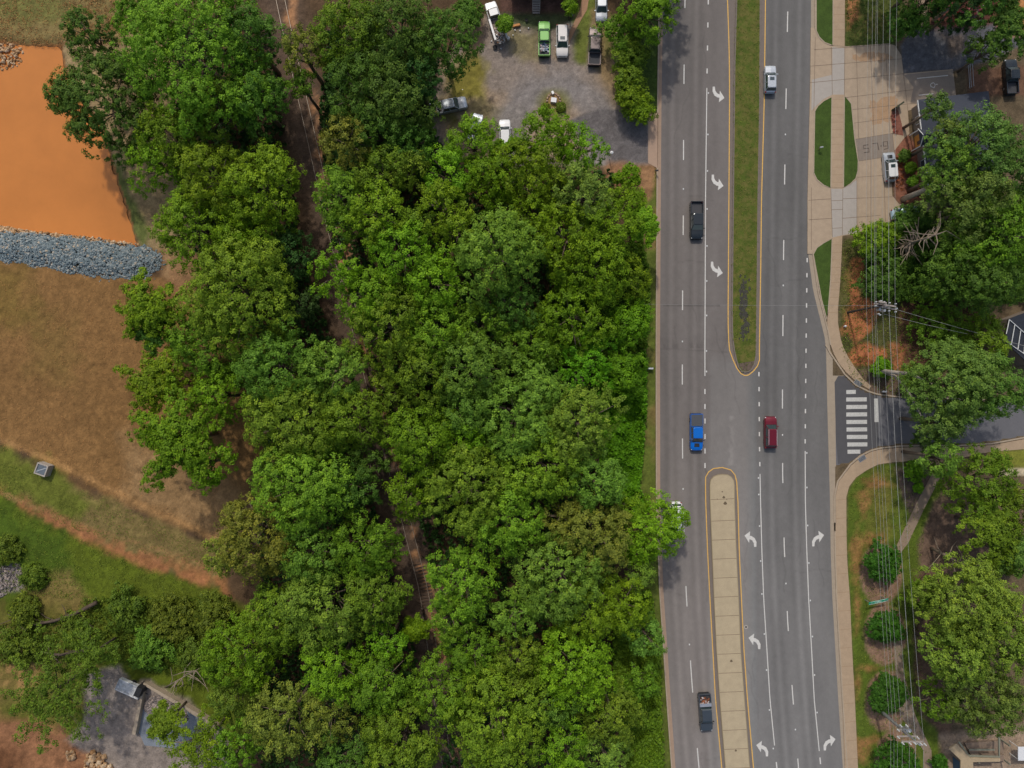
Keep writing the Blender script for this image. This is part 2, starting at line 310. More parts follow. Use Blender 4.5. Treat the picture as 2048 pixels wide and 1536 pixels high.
    for bx, by, rx, ry in ((1752, 965, 24, 10), (1728, 988, 16, 9), (1712, 1110, 9, 40), (1752, 1080, 22, 12), (1714, 1220, 7, 36), (1716, 1370, 8, 30), (1735, 1335, 24, 8), (1722, 1500, 16, 18), (1726, 1010, 12, 14), (1735, 1480, 18, 8), (1880, 1350, 10, 14)):
        put(np.clip(1.6 - np.hypot((X - bx) / rx, (Y - by) / ry) - (n2 - .5) * 2.4, 0, 1) * .6, (160, 110, 74), .25)
    poly([(1790, 935), (1850, 930), (1868, 960), (1840, 1010), (1822, 1030), (1800, 990)], (98, 84, 74), 6, .3, 5)
    poly([(1868, 1000), (2060, 980), (2060, 1140), (1880, 1160), (1836, 1130), (1836, 1090)], (108, 88, 74), 8, .35, 8)
    poly([(1826, 1140), (1880, 1130), (1900, 1480), (1830, 1420)], (104, 82, 66), 10, .35, 10)
    for bx, by in ((1762, 1148), (1768, 1270), (1772, 1400), (1792, 1520)):
        put(np.clip((1.25 - np.hypot((X - bx) / 36, (Y - by) / 52)) * 8 - (n2 - .5) * 2, 0, 1), (140, 112, 92), .25)
    poly([(1975, 903), (2060, 896), (2060, 935), (1982, 935)], (122, 124, 50), 5, .25, 3)
    poly([(1976, 936), (2200, 934), (2200, 950), (1990, 952)], (184, 170, 142), 3, .12, 1)
    poly([(1880, 1470), (2100, 1440), (2100, 1700), (1860, 1700), (1880, 1530)], (150, 130, 110), 12, .3, 8)
    C *= (1 + .22 * (rng.random(X.shape) - .5))[..., None]; C *= (1 + .3 * (fbm(XX * 2.2, YY * 2.2 + 7, 2) - .5))[..., None]
    # height
    Z = np.full(X.shape, .09)
    XL = np.vectorize(LO)(Y[:, 0])[:, None]; XR = np.vectorize(HX)(Y[:, 0])[:, None]
    road = (X > XL - 2) & (X < XR + 12); Z[road] = -.05
    ds = sdist(STREET, X, Y); Z[ds < 0] = -.05
    dl = sdist(LOT, X, Y); Z[dl < -2] = .02
    dp = sdist(POND, X, Y) + (n2 - .5) * 9; Z = np.where(dp < 14, .09 - np.clip((14 - dp) / 26, 0, 1) * .9, Z)
    C[(dp < 5)] = np.array(lin((140, 98, 60)))
    free = (X < 1290); Z = np.where(free & (dp > 16), Z + (n1 - .5) * .5 * np.clip((1290 - X) / 150, 0, 1), Z)
    Z = np.where(Y > 0, Z, Z)
    ny, nx = XX.shape; me = bpy.data.meshes.new("ground")
    co = np.stack([XX, YY, Z], -1).reshape(-1, 3)
    idx = np.arange(ny * nx).reshape(ny, nx)
    q = np.stack([idx[:-1, :-1], idx[:-1, 1:], idx[1:, 1:], idx[1:, :-1]], -1).reshape(-1, 4)
    me.vertices.add(len(co)); me.vertices.foreach_set("co", co.ravel().astype(np.float32))
    me.loops.add(q.size); me.loops.foreach_set("vertex_index", q.ravel().astype(np.int32))
    me.polygons.add(len(q)); me.polygons.foreach_set("loop_start", np.arange(0, q.size, 4, dtype=np.int32))
    me.update(calc_edges=True)
    a = me.color_attributes.new("Col", 'FLOAT_COLOR', 'POINT')
    a.data.foreach_set("color", np.concatenate([C.reshape(-1, 3), np.ones((len(co), 1))], 1).ravel().astype(np.float32))
    me.materials.append(attr_mat("soil_and_grass", .7, 3.4, .42, fine=14.0, bump=.8))
    o = bpy.data.objects.new("ground", me); col.objects.link(o); o['kind'] = 'structure'
build_ground()
# ------------------------------------------------------------------ paving materials
M_white = mat("white_road_paint", (.6, .58, .54), .6, nscale=3, namt=.22, n2=13)
M_yellow = mat("yellow_road_paint", (.74, .43, .09), .6, nscale=3, namt=.15)
M_conc = mat("tan_concrete", lin((168, 149, 127)), .9, nscale=1.2, namt=.16, bump=.1, n2=9)
M_walk = mat("pavement_concrete", lin((168, 146, 121)), .9, nscale=.9, namt=.16, bump=.1, n2=10)
M_kerb = mat("kerb_concrete", lin((166, 150, 130)), .9, nscale=1.5, namt=.18, n2=8)
M_pale = mat("pale_concrete", lin((166, 158, 149)), .9, nscale=1.5, namt=.1, n2=8)
M_joint = mat("dark_joint", lin((124, 108, 92)), .95)
M_grey = mat("grey_stamped_concrete", lin((136, 124, 112)), .9, nscale=2, namt=.15, n2=9)
M_stamp = mat("stamped_numeral", lin((92, 82, 76)), .95)
M_patch = mat("dark_new_asphalt", lin((84, 83, 85)), .9, nscale=1.4, namt=.12, bump=.1, n2=9)
M_median = mat("median_concrete", lin((176, 160, 132)), .9, nscale=.8, namt=.15, bump=.1, n2=8)
M_lawn = mat("lawn_grass", lin((62, 82, 30)), .95, nscale=.7, namt=.5, bump=.6, n2=10)
M_gut = mat("gutter_pan", lin((118, 108, 100)), .9, nscale=1.5, namt=.15, n2=8)
# ------------------------------------------------------------------ road surface
def build_road():
    ys = np.arange(-190, 1740, 3.0); N = 300
    rows = []
    for y in ys:
        a, b = LO(y) + 6, HX(y) + 1; rows.append(np.stack([np.linspace(a, b, N), np.full(N, y)], -1))
    Q = np.array(rows); X, Y = Q[..., 0], Q[..., 1]; xw, yw = (X - 1024) / S, (768 - Y) / S
    C = np.zeros(X.shape + (3,)); left = np.array(lin((112, 106, 102))); right = np.array(lin((105, 103, 101)))
    east = np.clip((X - 1490) / 20, 0, 1)[..., None]; C = left * (1 - east) + right * east
    low = np.clip((Y - 760) / 500, 0, 1)[..., None]; C = C * (1 + .3 * low)  # haze and sky brightness painted into the asphalt toward the lower end
    mid = (np.clip((X - 1415) / 8, 0, 1) * np.clip((1515 - X) / 8, 0, 1) * np.clip((Y - 700) / 30, 0, 1))[..., None]
    C = C * (1 + mid * np.array((.12, .16, .17)))
    jit = (fbm(xw * .4, yw * .06, 3) - .5)
    f = np.ones(X.shape)
    A = np.array([AX(y) for y in ys])[:, None]; E = np.array([EX(y) for y in ys])[:, None]
    for c in (A, E):
        for o in (-23, 24):
            for t in (-9, 9): f += -.12 * np.exp(-((X - c - o - t) / 5.5) ** 2)
            f += .10 * np.exp(-((X - c - o) / 4.0) ** 2)
    f *= 1 + jit * .35 + (fbm(xw * 1.2, yw * .9, 3) - .5) * .12
    gg = np.random.default_rng(8)
    for i in range(46):
        cx, cy, ln, an = gg.uniform(1325, 1650), gg.uniform(0, 1536), gg.uniform(15, 70), gg.normal() * .12 + (1.57 if gg.random() < .75 else 0)
        u = (X - cx) * math.cos(an) + (Y - cy) * math.sin(an); v = -(X - cx) * math.sin(an) + (Y - cy) * math.cos(an) + 2.5 * np.sin(u / 9 + i)
        f *= 1 - .13 * np.exp(-(v / 1.3) ** 2) * (np.abs(u) < ln)
    f *= 1 + (rng.random(X.shape) - .5) * .07
    # cracks across and patched slab
    f *= 1 - .30 * (np.exp(-((Y - 611) / 1.6) ** 2) * ((X > 1326) & (X < 1440)) * (.4 + fbm(xw * 2, yw, 2)))
    f *= 1 - .18 * (np.exp(-((Y - 697 - (X - 1320) * .05) / 1.4) ** 2) * ((X > 1320) & (X < 1455)))
    f *= 1 - .22 * np.clip((Y - 670) / 26, 0, 1) * (Y < 698) * np.clip((fbm(xw * 2.5, yw * .8, 3) - .4) * 4, 0, 1) * (X < 1412)
    # pale scuffs of the median opening
    sc = np.exp(-((X - 1462) / 7) ** 2) * ((Y > 830) & (Y < 930)) * np.clip((fbm(xw * 1.5, yw * 1.1, 3) - .42) * 5, 0, 1)
    f *= 1 + .25 * sc
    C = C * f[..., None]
    ny, nx = X.shape; me = bpy.data.meshes.new("road")
    co = np.stack([xw, yw, np.zeros(X.shape)], -1).reshape(-1, 3); idx = np.arange(ny * nx).reshape(ny, nx)
    q = np.stack([idx[:-1, :-1], idx[1:, :-1], idx[1:, 1:], idx[:-1, 1:]], -1).reshape(-1, 4)
    me.from_pydata(co.tolist(), [], q.tolist()); me.update()
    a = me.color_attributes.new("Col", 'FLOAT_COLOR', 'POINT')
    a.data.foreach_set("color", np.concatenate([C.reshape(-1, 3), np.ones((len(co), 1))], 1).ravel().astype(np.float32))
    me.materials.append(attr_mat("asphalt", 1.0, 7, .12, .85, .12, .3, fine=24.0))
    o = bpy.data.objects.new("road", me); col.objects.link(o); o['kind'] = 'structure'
build_road()
YS = lambda a, b, s=25: [a + (b - a) * i / max(1, round((b - a) / s)) for i in range(max(1, round((b - a) / s)) + 1)]
def band(f0, f1, y0, y1, s=25, d0=0, d1=0):
    ys = YS(y0, y1, s); return [(f0(y) + d0, y) for y in ys] + [(f1(y) + d1, y) for y in ys[::-1]]
def quadband(mb, f0, f1, y0, y1, z0, z1, m=0, s=25, d0=0, d1=0):
    ys = YS(y0, y1, s)
    for a, b in zip(ys[:-1], ys[1:]):
        pts = P((f0(a) + d0, a), (f1(a) + d1, a), (f1(b) + d1, b), (f0(b) + d0, b))
        if z0 is None: mb.flat(pts, z1, m)
        else: mb.prism(pts, z0, z1, m)
# west kerb and gutter
k = MB()
for a, b in ((-190, 226), (336, 1740)):
    quadband(k, LO, LO, a, b, -.1, .15, 0, d0=0, d1=2.4)
quadband(k, LO, LO, -190, 1740, None, .006, 1, d0=2.4, d1=9)
struct(k, "kerb", [M_kerb, mat("gutter_west", lin((160, 136, 116)), .9, nscale=1.5, namt=.15, n2=8)])
a = MB(); a.prism(P((1296, 232), (1315, 226), (1314.5, 337), (1296, 326)), -.1, .105); struct(a, "driveway_apron", mat("apron_concrete", lin((168, 142, 122)), .9, nscale=1, namt=.12, n2=8))
# east kerb and gutter
k = MB()
quadband(k, HX, HX, -190, 60, -.1, .15, 0, d0=6.5, d1=9.2); quadband(k, HX, HX, 505, 690, -.1, .15, 0, d0=8, d1=10.5)
quadband(k, HX, HX, 1045, 1740, -.1, .15, 0, d0=7, d1=9.5, s=20)
quadband(k, HX, HX, -190, 1740, None, .008, 1, d0=0, d1=8.5, s=20)
k.flat(P((1652, 684), (1671, 722), (1689, 751), (1670, 765), (1672, 935), (1697, 929), (1688, 944), (1675, 962), (1669, 990), (1669, 1060), (1662, 1060), (1657, 900), (1655, 800)), .012, 1)
struct(k, "kerb", [M_kerb, mat("gutter_east", lin((158, 144, 126)), .9, nscale=1.5, namt=.15, n2=8)])
# side street
s_ = MB(); s_.flat([G2(p) for p in STREET], .003); s_.flat(P((1669, 765), (1676, 752), (1689, 752), (1711, 774), (1737, 787), (1755, 792), (1757, 893), (1741, 898), (1724, 907), (1697, 926), (1676, 928), (1672, 880)), .016, 1)
struct(s_, "side_street", [mat("side_asphalt", lin((104, 103, 106)), .9, nscale=1.2, namt=.12, bump=.1, n2=8), M_patch])
NK = [(1651, 690), (1660, 706), (1671, 722), (1688.5, 748), (1711, 770), (1737, 783), (1755, 788.5), (1799, 794), (1900, 797), (2000, 802), (2120, 797), (2250, 775)]
SK = [(1669, 1062), (1669, 989), (1675, 962), (1688.5, 944), (1699.6, 929), (1719.5, 912), (1742, 900.5), (1760, 896), (1799, 892), (1857, 891), (1916, 891), (1983, 887), (2048, 875), (2120, 868), (2250, 852)]
k = MB(); k.wall([G2(p) for p in NK], .24, -.1, .15); k.wall([G2(p) for p in SK], .24, -.1, .15); struct(k, "kerb", M_kerb)
# pavements
def slab_path(mb, outer, inner, z, m=0):
    for i in range(len(outer) - 1): mb.prism(P(outer[i], outer[i + 1], inner[i + 1], inner[i]), -.1, z, m)
p = MB()
slab_path(p, [(1668, -190), (1666, 0), (1665.5, 92)], [(1691, -190), (1689, 0), (1688.5, 93)], .135)
slab_path(p, [(1663.6, 190), (1662.2, 300), (1661.3, 376)], [(1687, 190), (1685.2, 300), (1685, 376)], .162)
slab_path(p, [(1664, 476), (1663, 510), (1661, 560), (1656.4, 620), (1653.5, 645), (1660.5, 690), (1667, 708), (1678, 728), (1692, 745), (1712, 763), (1737, 778)],
          [(1684, 471.5), (1682.3, 510), (1680, 560), (1675, 620), (1675, 645), (1681, 680), (1686, 695), (1696, 715), (1711, 738), (1727, 760), (1742, 772)], .14)
so = [(1671, 1050), (1671, 989), (1677, 963), (1690, 946), (1701.5, 931), (1720.5, 915), (1742, 903.5), (1760, 899), (1800, 895), (1857, 894), (1916, 894), (1984, 890), (2049, 878), (2120, 871), (2250, 855)]
si = [(1692, 1050), (1692, 993), (1697.4, 973), (1710.7, 955), (1733, 940), (1755, 929), (1775, 925.5), (1788, 924), (1821, 922), (1870, 920), (1925, 915), (1976, 904), (2048, 898), (2120, 890), (2250, 872)]
slab_path(p, so, si, .14)
quadband(p, SL, SR, 1050, 1740, -.1, .14, 0, s=20)
for y in range(-180, 90, 15): p.strip(P((1666.3, y), (1688.7, y)), .05, .1405, 1)
for y in range(200, 370, 15): p.strip(P((1663, y), (1685.5, y)), .05, .1675, 1)
for y in range(490, 640, 15): p.strip(P((np.interp(y, [476, 620], [1664, 1656.8]), y), (np.interp(y, [476, 620], [1683.5, 1675]), y)), .05, .1455, 1)
for y in range(1000, 1730, 37): p.strip(P((SL(max(y, 1060)), y), (SR(max(y, 1060)), y - 2)), .06, .1455, 1)
struct(p, "pavement", [M_walk, mat("walk_joint", lin((150, 126, 98)), .95)])
# concrete forecourt
l = MB(); l.prism([G2(p_) for p_ in LOT], -.1, .12)
for st_ in (((1700, 112), (1745, 104), (1775, 108), (1790, 118), (1760, 124), (1712, 122)), ((1690, 455), (1715, 450), (1720, 462), (1692, 468)), ((1735, 205), (1790, 190), (1800, 240), (1745, 250))): l.flat([G2(q_) for q_ in ragged(list(st_), 5, 2)], .1265, 6)
l.flat(P((1664, 95), (1688, 97), (1687.5, 192), (1663.6, 190)), .127, 2)
l.flat(P((1623, 160), (1664, 150), (1663.6, 190), (1646, 199), (1630, 214), (1622, 222)), .1265, 2)
l.flat(P((1661.5, 378), (1685, 378), (1713, 360), (1713, 402), (1713, 466), (1684, 470.5), (1664, 475.5)), .127, 2)
l.flat(P((1709.5, 279), (1784, 267), (1789.5, 312), (1717, 322.5)), .127, 1)
l.flat(P((1806.5, 150), (1905, 140.5), (1911, 198), (1842, 213), (1820, 205), (1826, 175), (1815, 160)), .127, 1)
for a_, b_ in (((1628, 100), (1800, 88)), ((1620, 133), (1806, 118)), ((1620, 166), (1808, 148)), ((1688, 196), (1826, 180)), ((1702, 220), (1830, 207)), ((1706, 247), (1787, 236)), ((1714, 355), (1783, 350)), ((1616, 401), (1662, 398)), ((1685, 398), (1785, 394)), ((1616, 440), (1664, 437)), ((1684, 437), (1760, 431)),
               ((1662, 95), (1664, 190)), ((1689, 95), (1688, 192)), ((1630, 75), (1627, 222)), ((1712, 94), (1716, 276)), ((1740, 92), (1747, 272)), ((1770, 90), (1779, 266)), ((1806, 148), (1815, 222)), ((1713, 330), (1713, 466)), ((1741, 318), (1741, 452)), ((1766, 316), (1770, 444)), ((1622, 375), (1622, 500)), ((1661, 378), (1664, 474)), ((1685, 378), (1684, 470)), ((1709.5, 279), (1784, 267)), ((1717, 322.5), (1789, 312)), ((1709.5, 279), (1717, 322.5)), ((1784, 267), (1788, 305)), ((1662, 402), (1685, 401)), ((1662, 420), (1685, 419)), ((1663, 457), (1684, 456))):
    l.strip(P(a_, b_), .075, .132, 3)
for q_ in (((1736, 290), (1726, 291.5), (1726.6, 298), (1736.5, 297), (1737.5, 304.5), (1727, 306)), ((1744, 288), (1754, 286.5), (1757, 301)), ((1761.5, 291), (1761, 294)), ((1772.5, 292.5), (1766, 293), (1765.5, 284.5), (1774, 283.5), (1775.5, 297), (1767, 299.5))):
    l.strip(P(*q_), .16, .133, 4)
for q_ in (((1833, 157.5), (1895, 151.5)), ((1836, 191), (1866, 188))): l.strip(P(*q_), .12, .134, 5)
l.strip(P((1861, 168), (1866, 166), (1870, 170), (1867, 176), (1861, 174), (1860, 169)), .12, .134, 5); l.strip(P((1868, 170), (1874, 169)), .12, .134, 5)
struct(l, "forecourt", [M_conc, M_grey, M_pale, M_joint, M_stamp, M_white, mat("rust_stained_concrete", lin((166, 136, 106)), .9, nscale=1.2, namt=.2, n2=7)])
def lawn(pts, kerbside=True, z=.16):
    m_ = MB(); m_.prism(P(*pts), -.05, z, 0); 
    m_.wall(P(*pts), .16, -.05, z + .012, 1, closed=True); struct(m_, "lawn", [M_lawn, M_kerb])
lawn([(1631.5, -190), (1631.5, 62), (1637.6, 75), (1648.7, 86), (1659.8, 90.2), (1665, 91), (1665.4, 0), (1667.5, -190)])
lawn([(1628.6, 223.5), (1635, 212.5), (1646.5, 202.5), (1663, 195), (1661.7, 300), (1660.8, 376), (1646.5, 371), (1633, 360), (1626.5, 346)])
lawn([(1687.8, 194), (1695, 199), (1701.8, 208), (1704, 230), (1708.5, 276.7), (1715.5, 322), (1715, 342), (1710.7, 357.5), (1699.6, 368.6), (1686, 375.5)])
lawn([(1625.8, 509), (1633, 495.5), (1646.5, 486), (1663.3, 478), (1662.4, 510), (1660.4, 560), (1656, 615), (1653, 640), (1642, 598)])
# far-side footpaths
p = MB(); slab_path(p, [(1865, 945), (1830, 1010), (1800, 1075), (1788, 1100)], [(1882, 950), (1846, 1020), (1816, 1085), (1800, 1106)], .13); slab_path(p, [(1785, 1270), (1790, 1350), (1800, 1430), (1846, 1500), (1850, 1740)], [(1800, 1268), (1806, 1345), (1830, 1430), (1862, 1500), (1872, 1740)], .13)
slab_path(p, [(1834, -100), (1838, 53)], [(1850, -100), (1855, 53)], .12); struct(p, "garden_path", [mat("path_concrete", lin((142, 124, 106)), .9, nscale=1, namt=.15, n2=8)])
p = MB(); slab_path(p, [(1180, -90), (1160, 20), (1140, 62), (1128, 110)], [(1192, -90), (1174, 20), (1152, 58), (1141, 80)], .12); struct(p, "footpath", [mat("clay_path", lin((164, 128, 100)), .95, nscale=1, namt=.2, n2=8)])
# medians
gi = [(1465.5, 680), (1468, 700), (1472, 719), (1477, 735), (1483, 742.5), (1490, 744.5), (1497, 743), (1503, 738.5), (1508, 729), (1511.5, 712), (1512, 700)]
mg = [(GL(y), y) for y in YS(-190, 660, 40)] + gi + [(GR(y), y) for y in YS(-190, 680, 40)[::-1]]
m_ = MB(); m_.prism(P(*mg), -.1, .15, 0); m_.wall(P(*mg), .2, -.05, .165, 1, closed=True); m_.flat(P((1476, 727), (1508, 722), (1504, 735), (1497, 741), (1489, 742), (1482, 738)), .156, 2)
def med_mat():
    m = mat("median_grass", lin((74, 88, 28)), .95, nscale=.5, namt=.45, bump=.6, n2=8)
    nt = m.node_tree; b = nt.nodes["Principled BSDF"]; L = nt.links.new
    src = b.inputs["Base Color"].links[0].from_socket
    n = nt.nodes.new("ShaderNodeTexNoise"); n.inputs["Scale"].default_value = .8; n.inputs["Detail"].default_value = 9; n.inputs["Roughness"].default_value = .75
    tc = nt.nodes.new("ShaderNodeTexCoord"); L(tc.outputs["Object"], n.inputs["Vector"])
    r = nt.nodes.new("ShaderNodeMapRange"); r.inputs[1].default_value = .48; r.inputs[2].default_value = .6; L(n.outputs[0], r.inputs[0]); r.inputs[4].default_value = .6; r.inputs[1].default_value = .42; r.inputs[2].default_value = .62
    mx = nt.nodes.new("ShaderNodeMix"); mx.data_type = 'RGBA'; L(r.outputs[0], mx.inputs[0]); L(src, mx.inputs[6]); mx.inputs[7].default_value = (*lin((120, 106, 60)), 1)
    L(mx.outputs[2], b.inputs["Base Color"]); return m
struct(m_, "grass_median", [med_mat(), M_gut, mat("median_dirt", lin((98, 84, 74)), .95, nscale=2, namt=.3)])
dm = [(1480, 560), (1490, 545), (1494, 580), (1493, 640), (1490, 680), (1483, 668), (1477, 630)]
m_ = MB(); g_ = np.random.default_rng(4)
for i_ in range(110):
    yy = g_.uniform(548, 682); cx_ = 1487 + g_.normal() * 5; rr_ = g_.uniform(1.2, 5.5) * (1 - abs(yy - 615) / 100)
    if rr_ > .5: m_.flat(P(*[(cx_ + rr_ * math.cos(t) * g_.uniform(.7, 1.2), yy + rr_ * 1.8 * math.sin(t) * g_.uniform(.7, 1.2)) for t in np.arange(0, 6.2, .7)]), .1565 + i_ * .0003)
struct(m_, "bare_soil_patch", mat("dark_soil", lin((66, 64, 58)), .95, nscale=2.5, namt=.5, n2=9))
mi = [(1419.5, 970), (1421, 960), (1427, 953), (1436, 949.5), (1444.5, 948.5), (1455, 949.5), (1462, 953.5), (1467, 961), (1468.3, 970)]
mm_ = [(ML(y), y) for y in YS(970, 1740, 30)[::-1]] + mi[1:-1] + [(MR(y), y) for y in YS(970, 1740, 30)]
m_ = MB(); m_.prism(P(*mm_), -.1, .15, 0)
for y in [998] + list(range(1041, 1740, 38)): m_.strip(P((ML(y), y + 1), (MR(y), y - 1)), .07, .154, 1)
m_.wall(P(*mm_), .12, -.05, .156, 2, closed=True); struct(m_, "concrete_median", [M_median, mat("median_joint", lin((110, 94, 74)), .95), mat("median_rim", lin((150, 136, 108)), .95)])
# gutter pans inside the yellow loops
m_ = MB(); ro = [(YL(y), y) for y in YS(973, 1740, 30)[::-1]] + [(1411.3, 954), (1417, 944), (1427, 937), (1444.5, 935), (1462, 940), (1470, 950), (1473.5, 964)] + [(YR(y), y) for y in YS(975, 1740, 30)]
m_.flat(P(*ro), .004); uo = [(YC(y), y) for y in YS(-190, 680, 30)] + [(1459, 700), (1466, 719.5), (1474, 737), (1481.6, 747), (1489.5, 751), (1497, 750), (1507, 742), (1515, 732), (1519, 720)] + [(YD(y), y) for y in YS(-190, 700, 30)[::-1]]
m_.flat(P(*uo), .004); struct(m_, "gutter", M_gut)
# lines
m_ = MB(); m_.strip(P(*uo), .14, .009); m_.strip(P(*ro), .14, .009); struct(m_, "yellow_edge_line", M_yellow)
m_ = MB()
def dash(f, a, b, w=.15): m_.strip(P(*[(f(y), y) for y in YS(a, b, 20)]), w, .0095)
for a, b in ((-172, -132), (-22, 16), (129, 168), (280, 320), (431, 470), (581, 620), (729, 769), (877, 917), (1025, 1064), (1172, 1213), (1321, 1385), (1496, 1540), (1640, 1680)): dash(AX, a, b, .17)
for a in (-92, -46, -1, 45, 91, 137, 778, 808, 837, 868, 897, 926): dash(BX, a, a + 10, .2)
dash(BX, 176, 752)
for a, b in ((-130, -90), (23, 64), (177, 218), (329, 369), (480, 520), (630, 672), (779, 817), (926, 966), (1075, 1114), (1222, 1262), (1370, 1409), (1517, 1556)): dash(EX, a, b, .17)
for i in range(13): dash(FX, 516 + i * 30.2, 524.5 + i * 30.2, .2)
dash(FX, 902, 1502); dash(FX, 1515, 1528, .2); dash(FX, 1545, 1558, .2)
for i in range(7): dash(GX, 744 + i * 30, 752.5 + i * 30, .2)
dash(GX, 948, 1491); dash(GX, 1524, 1536, .2)
struct(m_, "white_lane_line", M_white)
ARW = [(19.2, 22.7), (23.6, 22.7), (24, 13), (20.2, 5), (14, 1), (10.3, 0.3), (11.3, -8.4), (0, 0), (9.3, 14.7), (9.9, 7), (15.2, 9.7), (18.5, 15)]
m_ = MB()
for tx, ty, sx, sy in ((1489, 1071, 1, 1), (1497, 1275.5, 1, 1), (1512.5, 1490, 1, 1), (1648, 1070, -1, 1), (1671, 1478, -1, 1), (1449, 196, -1, -1), (1447, 372, -1, -1), (1445.5, 546, -1, -1)):
    m_.flat(P(*[(tx + sx * a, ty + sy * b) for a, b in ARW]), .010)
struct(m_, "turn_arrow_marking", M_white)
m_ = MB()
for x0, x1, y in ((1692.5, 1711.5, 784), (1692.3, 1733.5, 799), (1692.5, 1734, 814), (1692.5, 1734, 829), (1692.7, 1734, 844), (1693, 1734, 859), (1693.5, 1734.5, 874), (1694.5, 1734.5, 889), (1695, 1720.5, 903.5)):
    m_.flat(P((x0, y - 4), (x1, y - 4.3), (x1, y + 3.7), (x0, y + 4)), .021)
m_.flat(P((1748, 797), (1756, 797), (1757, 844), (1749, 844)), .021)
struct(m_, "crossing_stripes", mat("worn_white_paint", (.52, .51, .48), .7, nscale=4, namt=.3, n2=14))
# reflectors
refl = None
M_ref = mat("reflector_white", (.6, .6, .58), .3)
for i, (fx_, y) in enumerate([(BX, y) for y in (186, 269, 342, 418, 492, 562, 631, 702, 743)] + [(AX, y) for y in (378, 683, 978, 1289)] + [(EX, y) for y in (269, 571, 870, 1167, 1459)] + [(FX, y) for y in (906, 975, 1051, 1126, 1201, 1273, 1350, 1425)] + [(GX, y) for y in (956, 989, 1052, 1122, 1188, 1268, 1340, 1420, 1497)]):
    off = 3.2 if fx_ in (BX, FX) else (-3.2 if fx_ is GX else 0)
    if refl is None:
        b_ = MB(); b_.box((0, 0, .012), (.2, .26, .024), taper=.6); refl = b_.build("road_reflector", M_ref); o = refl
    else: o = refl.copy(); col.objects.link(o)
    o.location = W(fx_(y) + off, y, 0) + Vector((0, 0, .012))
    tag(o, "small white road reflector beside a lane line", "road reflector", "road reflectors along the lane lines")
# ------------------------------------------------------------------ pond, riprap
m_ = MB(); m_.flat([G2(p_) for p_ in ragged(POND, 7, 1.6)], -.32)
mw = mat("silty_water", lin((194, 122, 58)), .2, spec=.3, nscale=.07, namt=.12)
struct(m_, "pond_water", mw)
def rocks(name, polys, n, size, hfun, label, cat, mt, kind=None, group=None):
    t = (1 + 5 ** .5) / 2
    ico = np.array([(-1, t, 0), (1, t, 0), (-1, -t, 0), (1, -t, 0), (0, -1, t), (0, 1, t), (0, -1, -t), (0, 1, -t), (t, 0, -1), (t, 0, 1), (-t, 0, -1), (-t, 0, 1)]) / 1.9
    F = np.array([(0, 11, 5), (0, 5, 1), (0, 1, 7), (0, 7, 10), (0, 10, 11), (1, 5, 9), (5, 11, 4), (11, 10, 2), (10, 7, 6), (7, 1, 8), (3, 9, 4), (3, 4, 2), (3, 2, 6), (3, 6, 8), (3, 8, 9), (4, 9, 5), (2, 4, 11), (6, 2, 10), (8, 6, 7), (9, 8, 1)])
    bb = np.array(polys); lo, hi = bb.min(0), bb.max(0); pts = rng.uniform(lo, hi, (n * 4, 2)); d = sdist(polys, pts[:, 0], pts[:, 1])
    pts, d = pts[d < 0][:n], d[d < 0][:n]; n = len(pts)
    zz = hfun(-d / S); c = np.stack([(pts[:, 0] - 1024) / S, (768 - pts[:, 1]) / S, zz], -1)
    sc = size * rng.uniform(.62, 1.45, (n, 1, 1)) ** 1.6 * .9 * rng.uniform(.7, 1.2, (n, 1, 3))
    v = ico[None] * sc * rng.uniform(.75, 1.2, (n, 12, 1)); a = rng.uniform(0, 6.28, n)
    x = v[..., 0] * np.cos(a)[:, None] - v[..., 1] * np.sin(a)[:, None]; y = v[..., 0] * np.sin(a)[:, None] + v[..., 1] * np.cos(a)[:, None]
    v = np.stack([x, y, v[..., 2]], -1) + c[:, None]; f = (F[None] + np.arange(n)[:, None, None] * 12).reshape(-1, 3)
    me = bpy.data.meshes.new(name); me.from_pydata(v.reshape(-1, 3).tolist(), [], f.tolist()); me.materials.append(mt)
    o = bpy.data.objects.new(name, me); col.objects.link(o); return tag(o, label, cat, group, kind)
def island_mat(name, ramp, rough=.9, tips=None):
    m = bpy.data.materials.new(name); m.use_nodes = True; nt = m.node_tree; L = nt.links.new; b = nt.nodes["Principled BSDF"]; b.inputs["Roughness"].default_value = rough
    b.inputs["Specular IOR Level"].default_value = .2
    g = nt.nodes.new("ShaderNodeNewGeometry"); cr = nt.nodes.new("ShaderNodeValToRGB"); L(g.outputs["Random Per Island"], cr.inputs[0])
    while len(cr.color_ramp.elements) < len(ramp): cr.color_ramp.elements.new(.5)
    for e, (p_, c) in zip(cr.color_ramp.elements, ramp): e.position = p_; e.color = (*lin(c), 1)
    L(cr.outputs[0], b.inputs["Base Color"]); return m
M_rip = island_mat("blue_grey_stone", [(0, (96, 110, 114)), (.4, (118, 131, 135)), (.75, (136, 146, 147)), (.92, (160, 162, 156)), (1, (184, 164, 138))])
M_tanrock = island_mat("tan_stone", [(0, (150, 112, 74)), (.5, (180, 146, 108)), (1, (206, 182, 150))])
M_greyst = island_mat("grey_gravel", [(0, (88, 84, 84)), (.5, (122, 114, 110)), (1, (176, 160, 150))])
BERM = [(-300, 452), (0, 464), (70, 470), (160, 478), (270, 490), (300, 496), (318, 508), (322, 525), (308, 545), (282, 561), (200, 556), (120, 540), (40, 524), (-300, 500)]
rocks("riprap", [(-300, 446), (60, 464), (200, 474), (300, 486), (334, 508), (330, 545), (290, 572), (190, 566), (60, 534), (-300, 508)], 420, .13, lambda d: .04 + d * 0, None, None, M_rip, 'stuff')
rocks("riprap", ragged(BERM, 10, 3), 11500, .165, lambda d: .02 + np.clip(d * .42, 0, .75), None, None, M_rip, 'stuff')
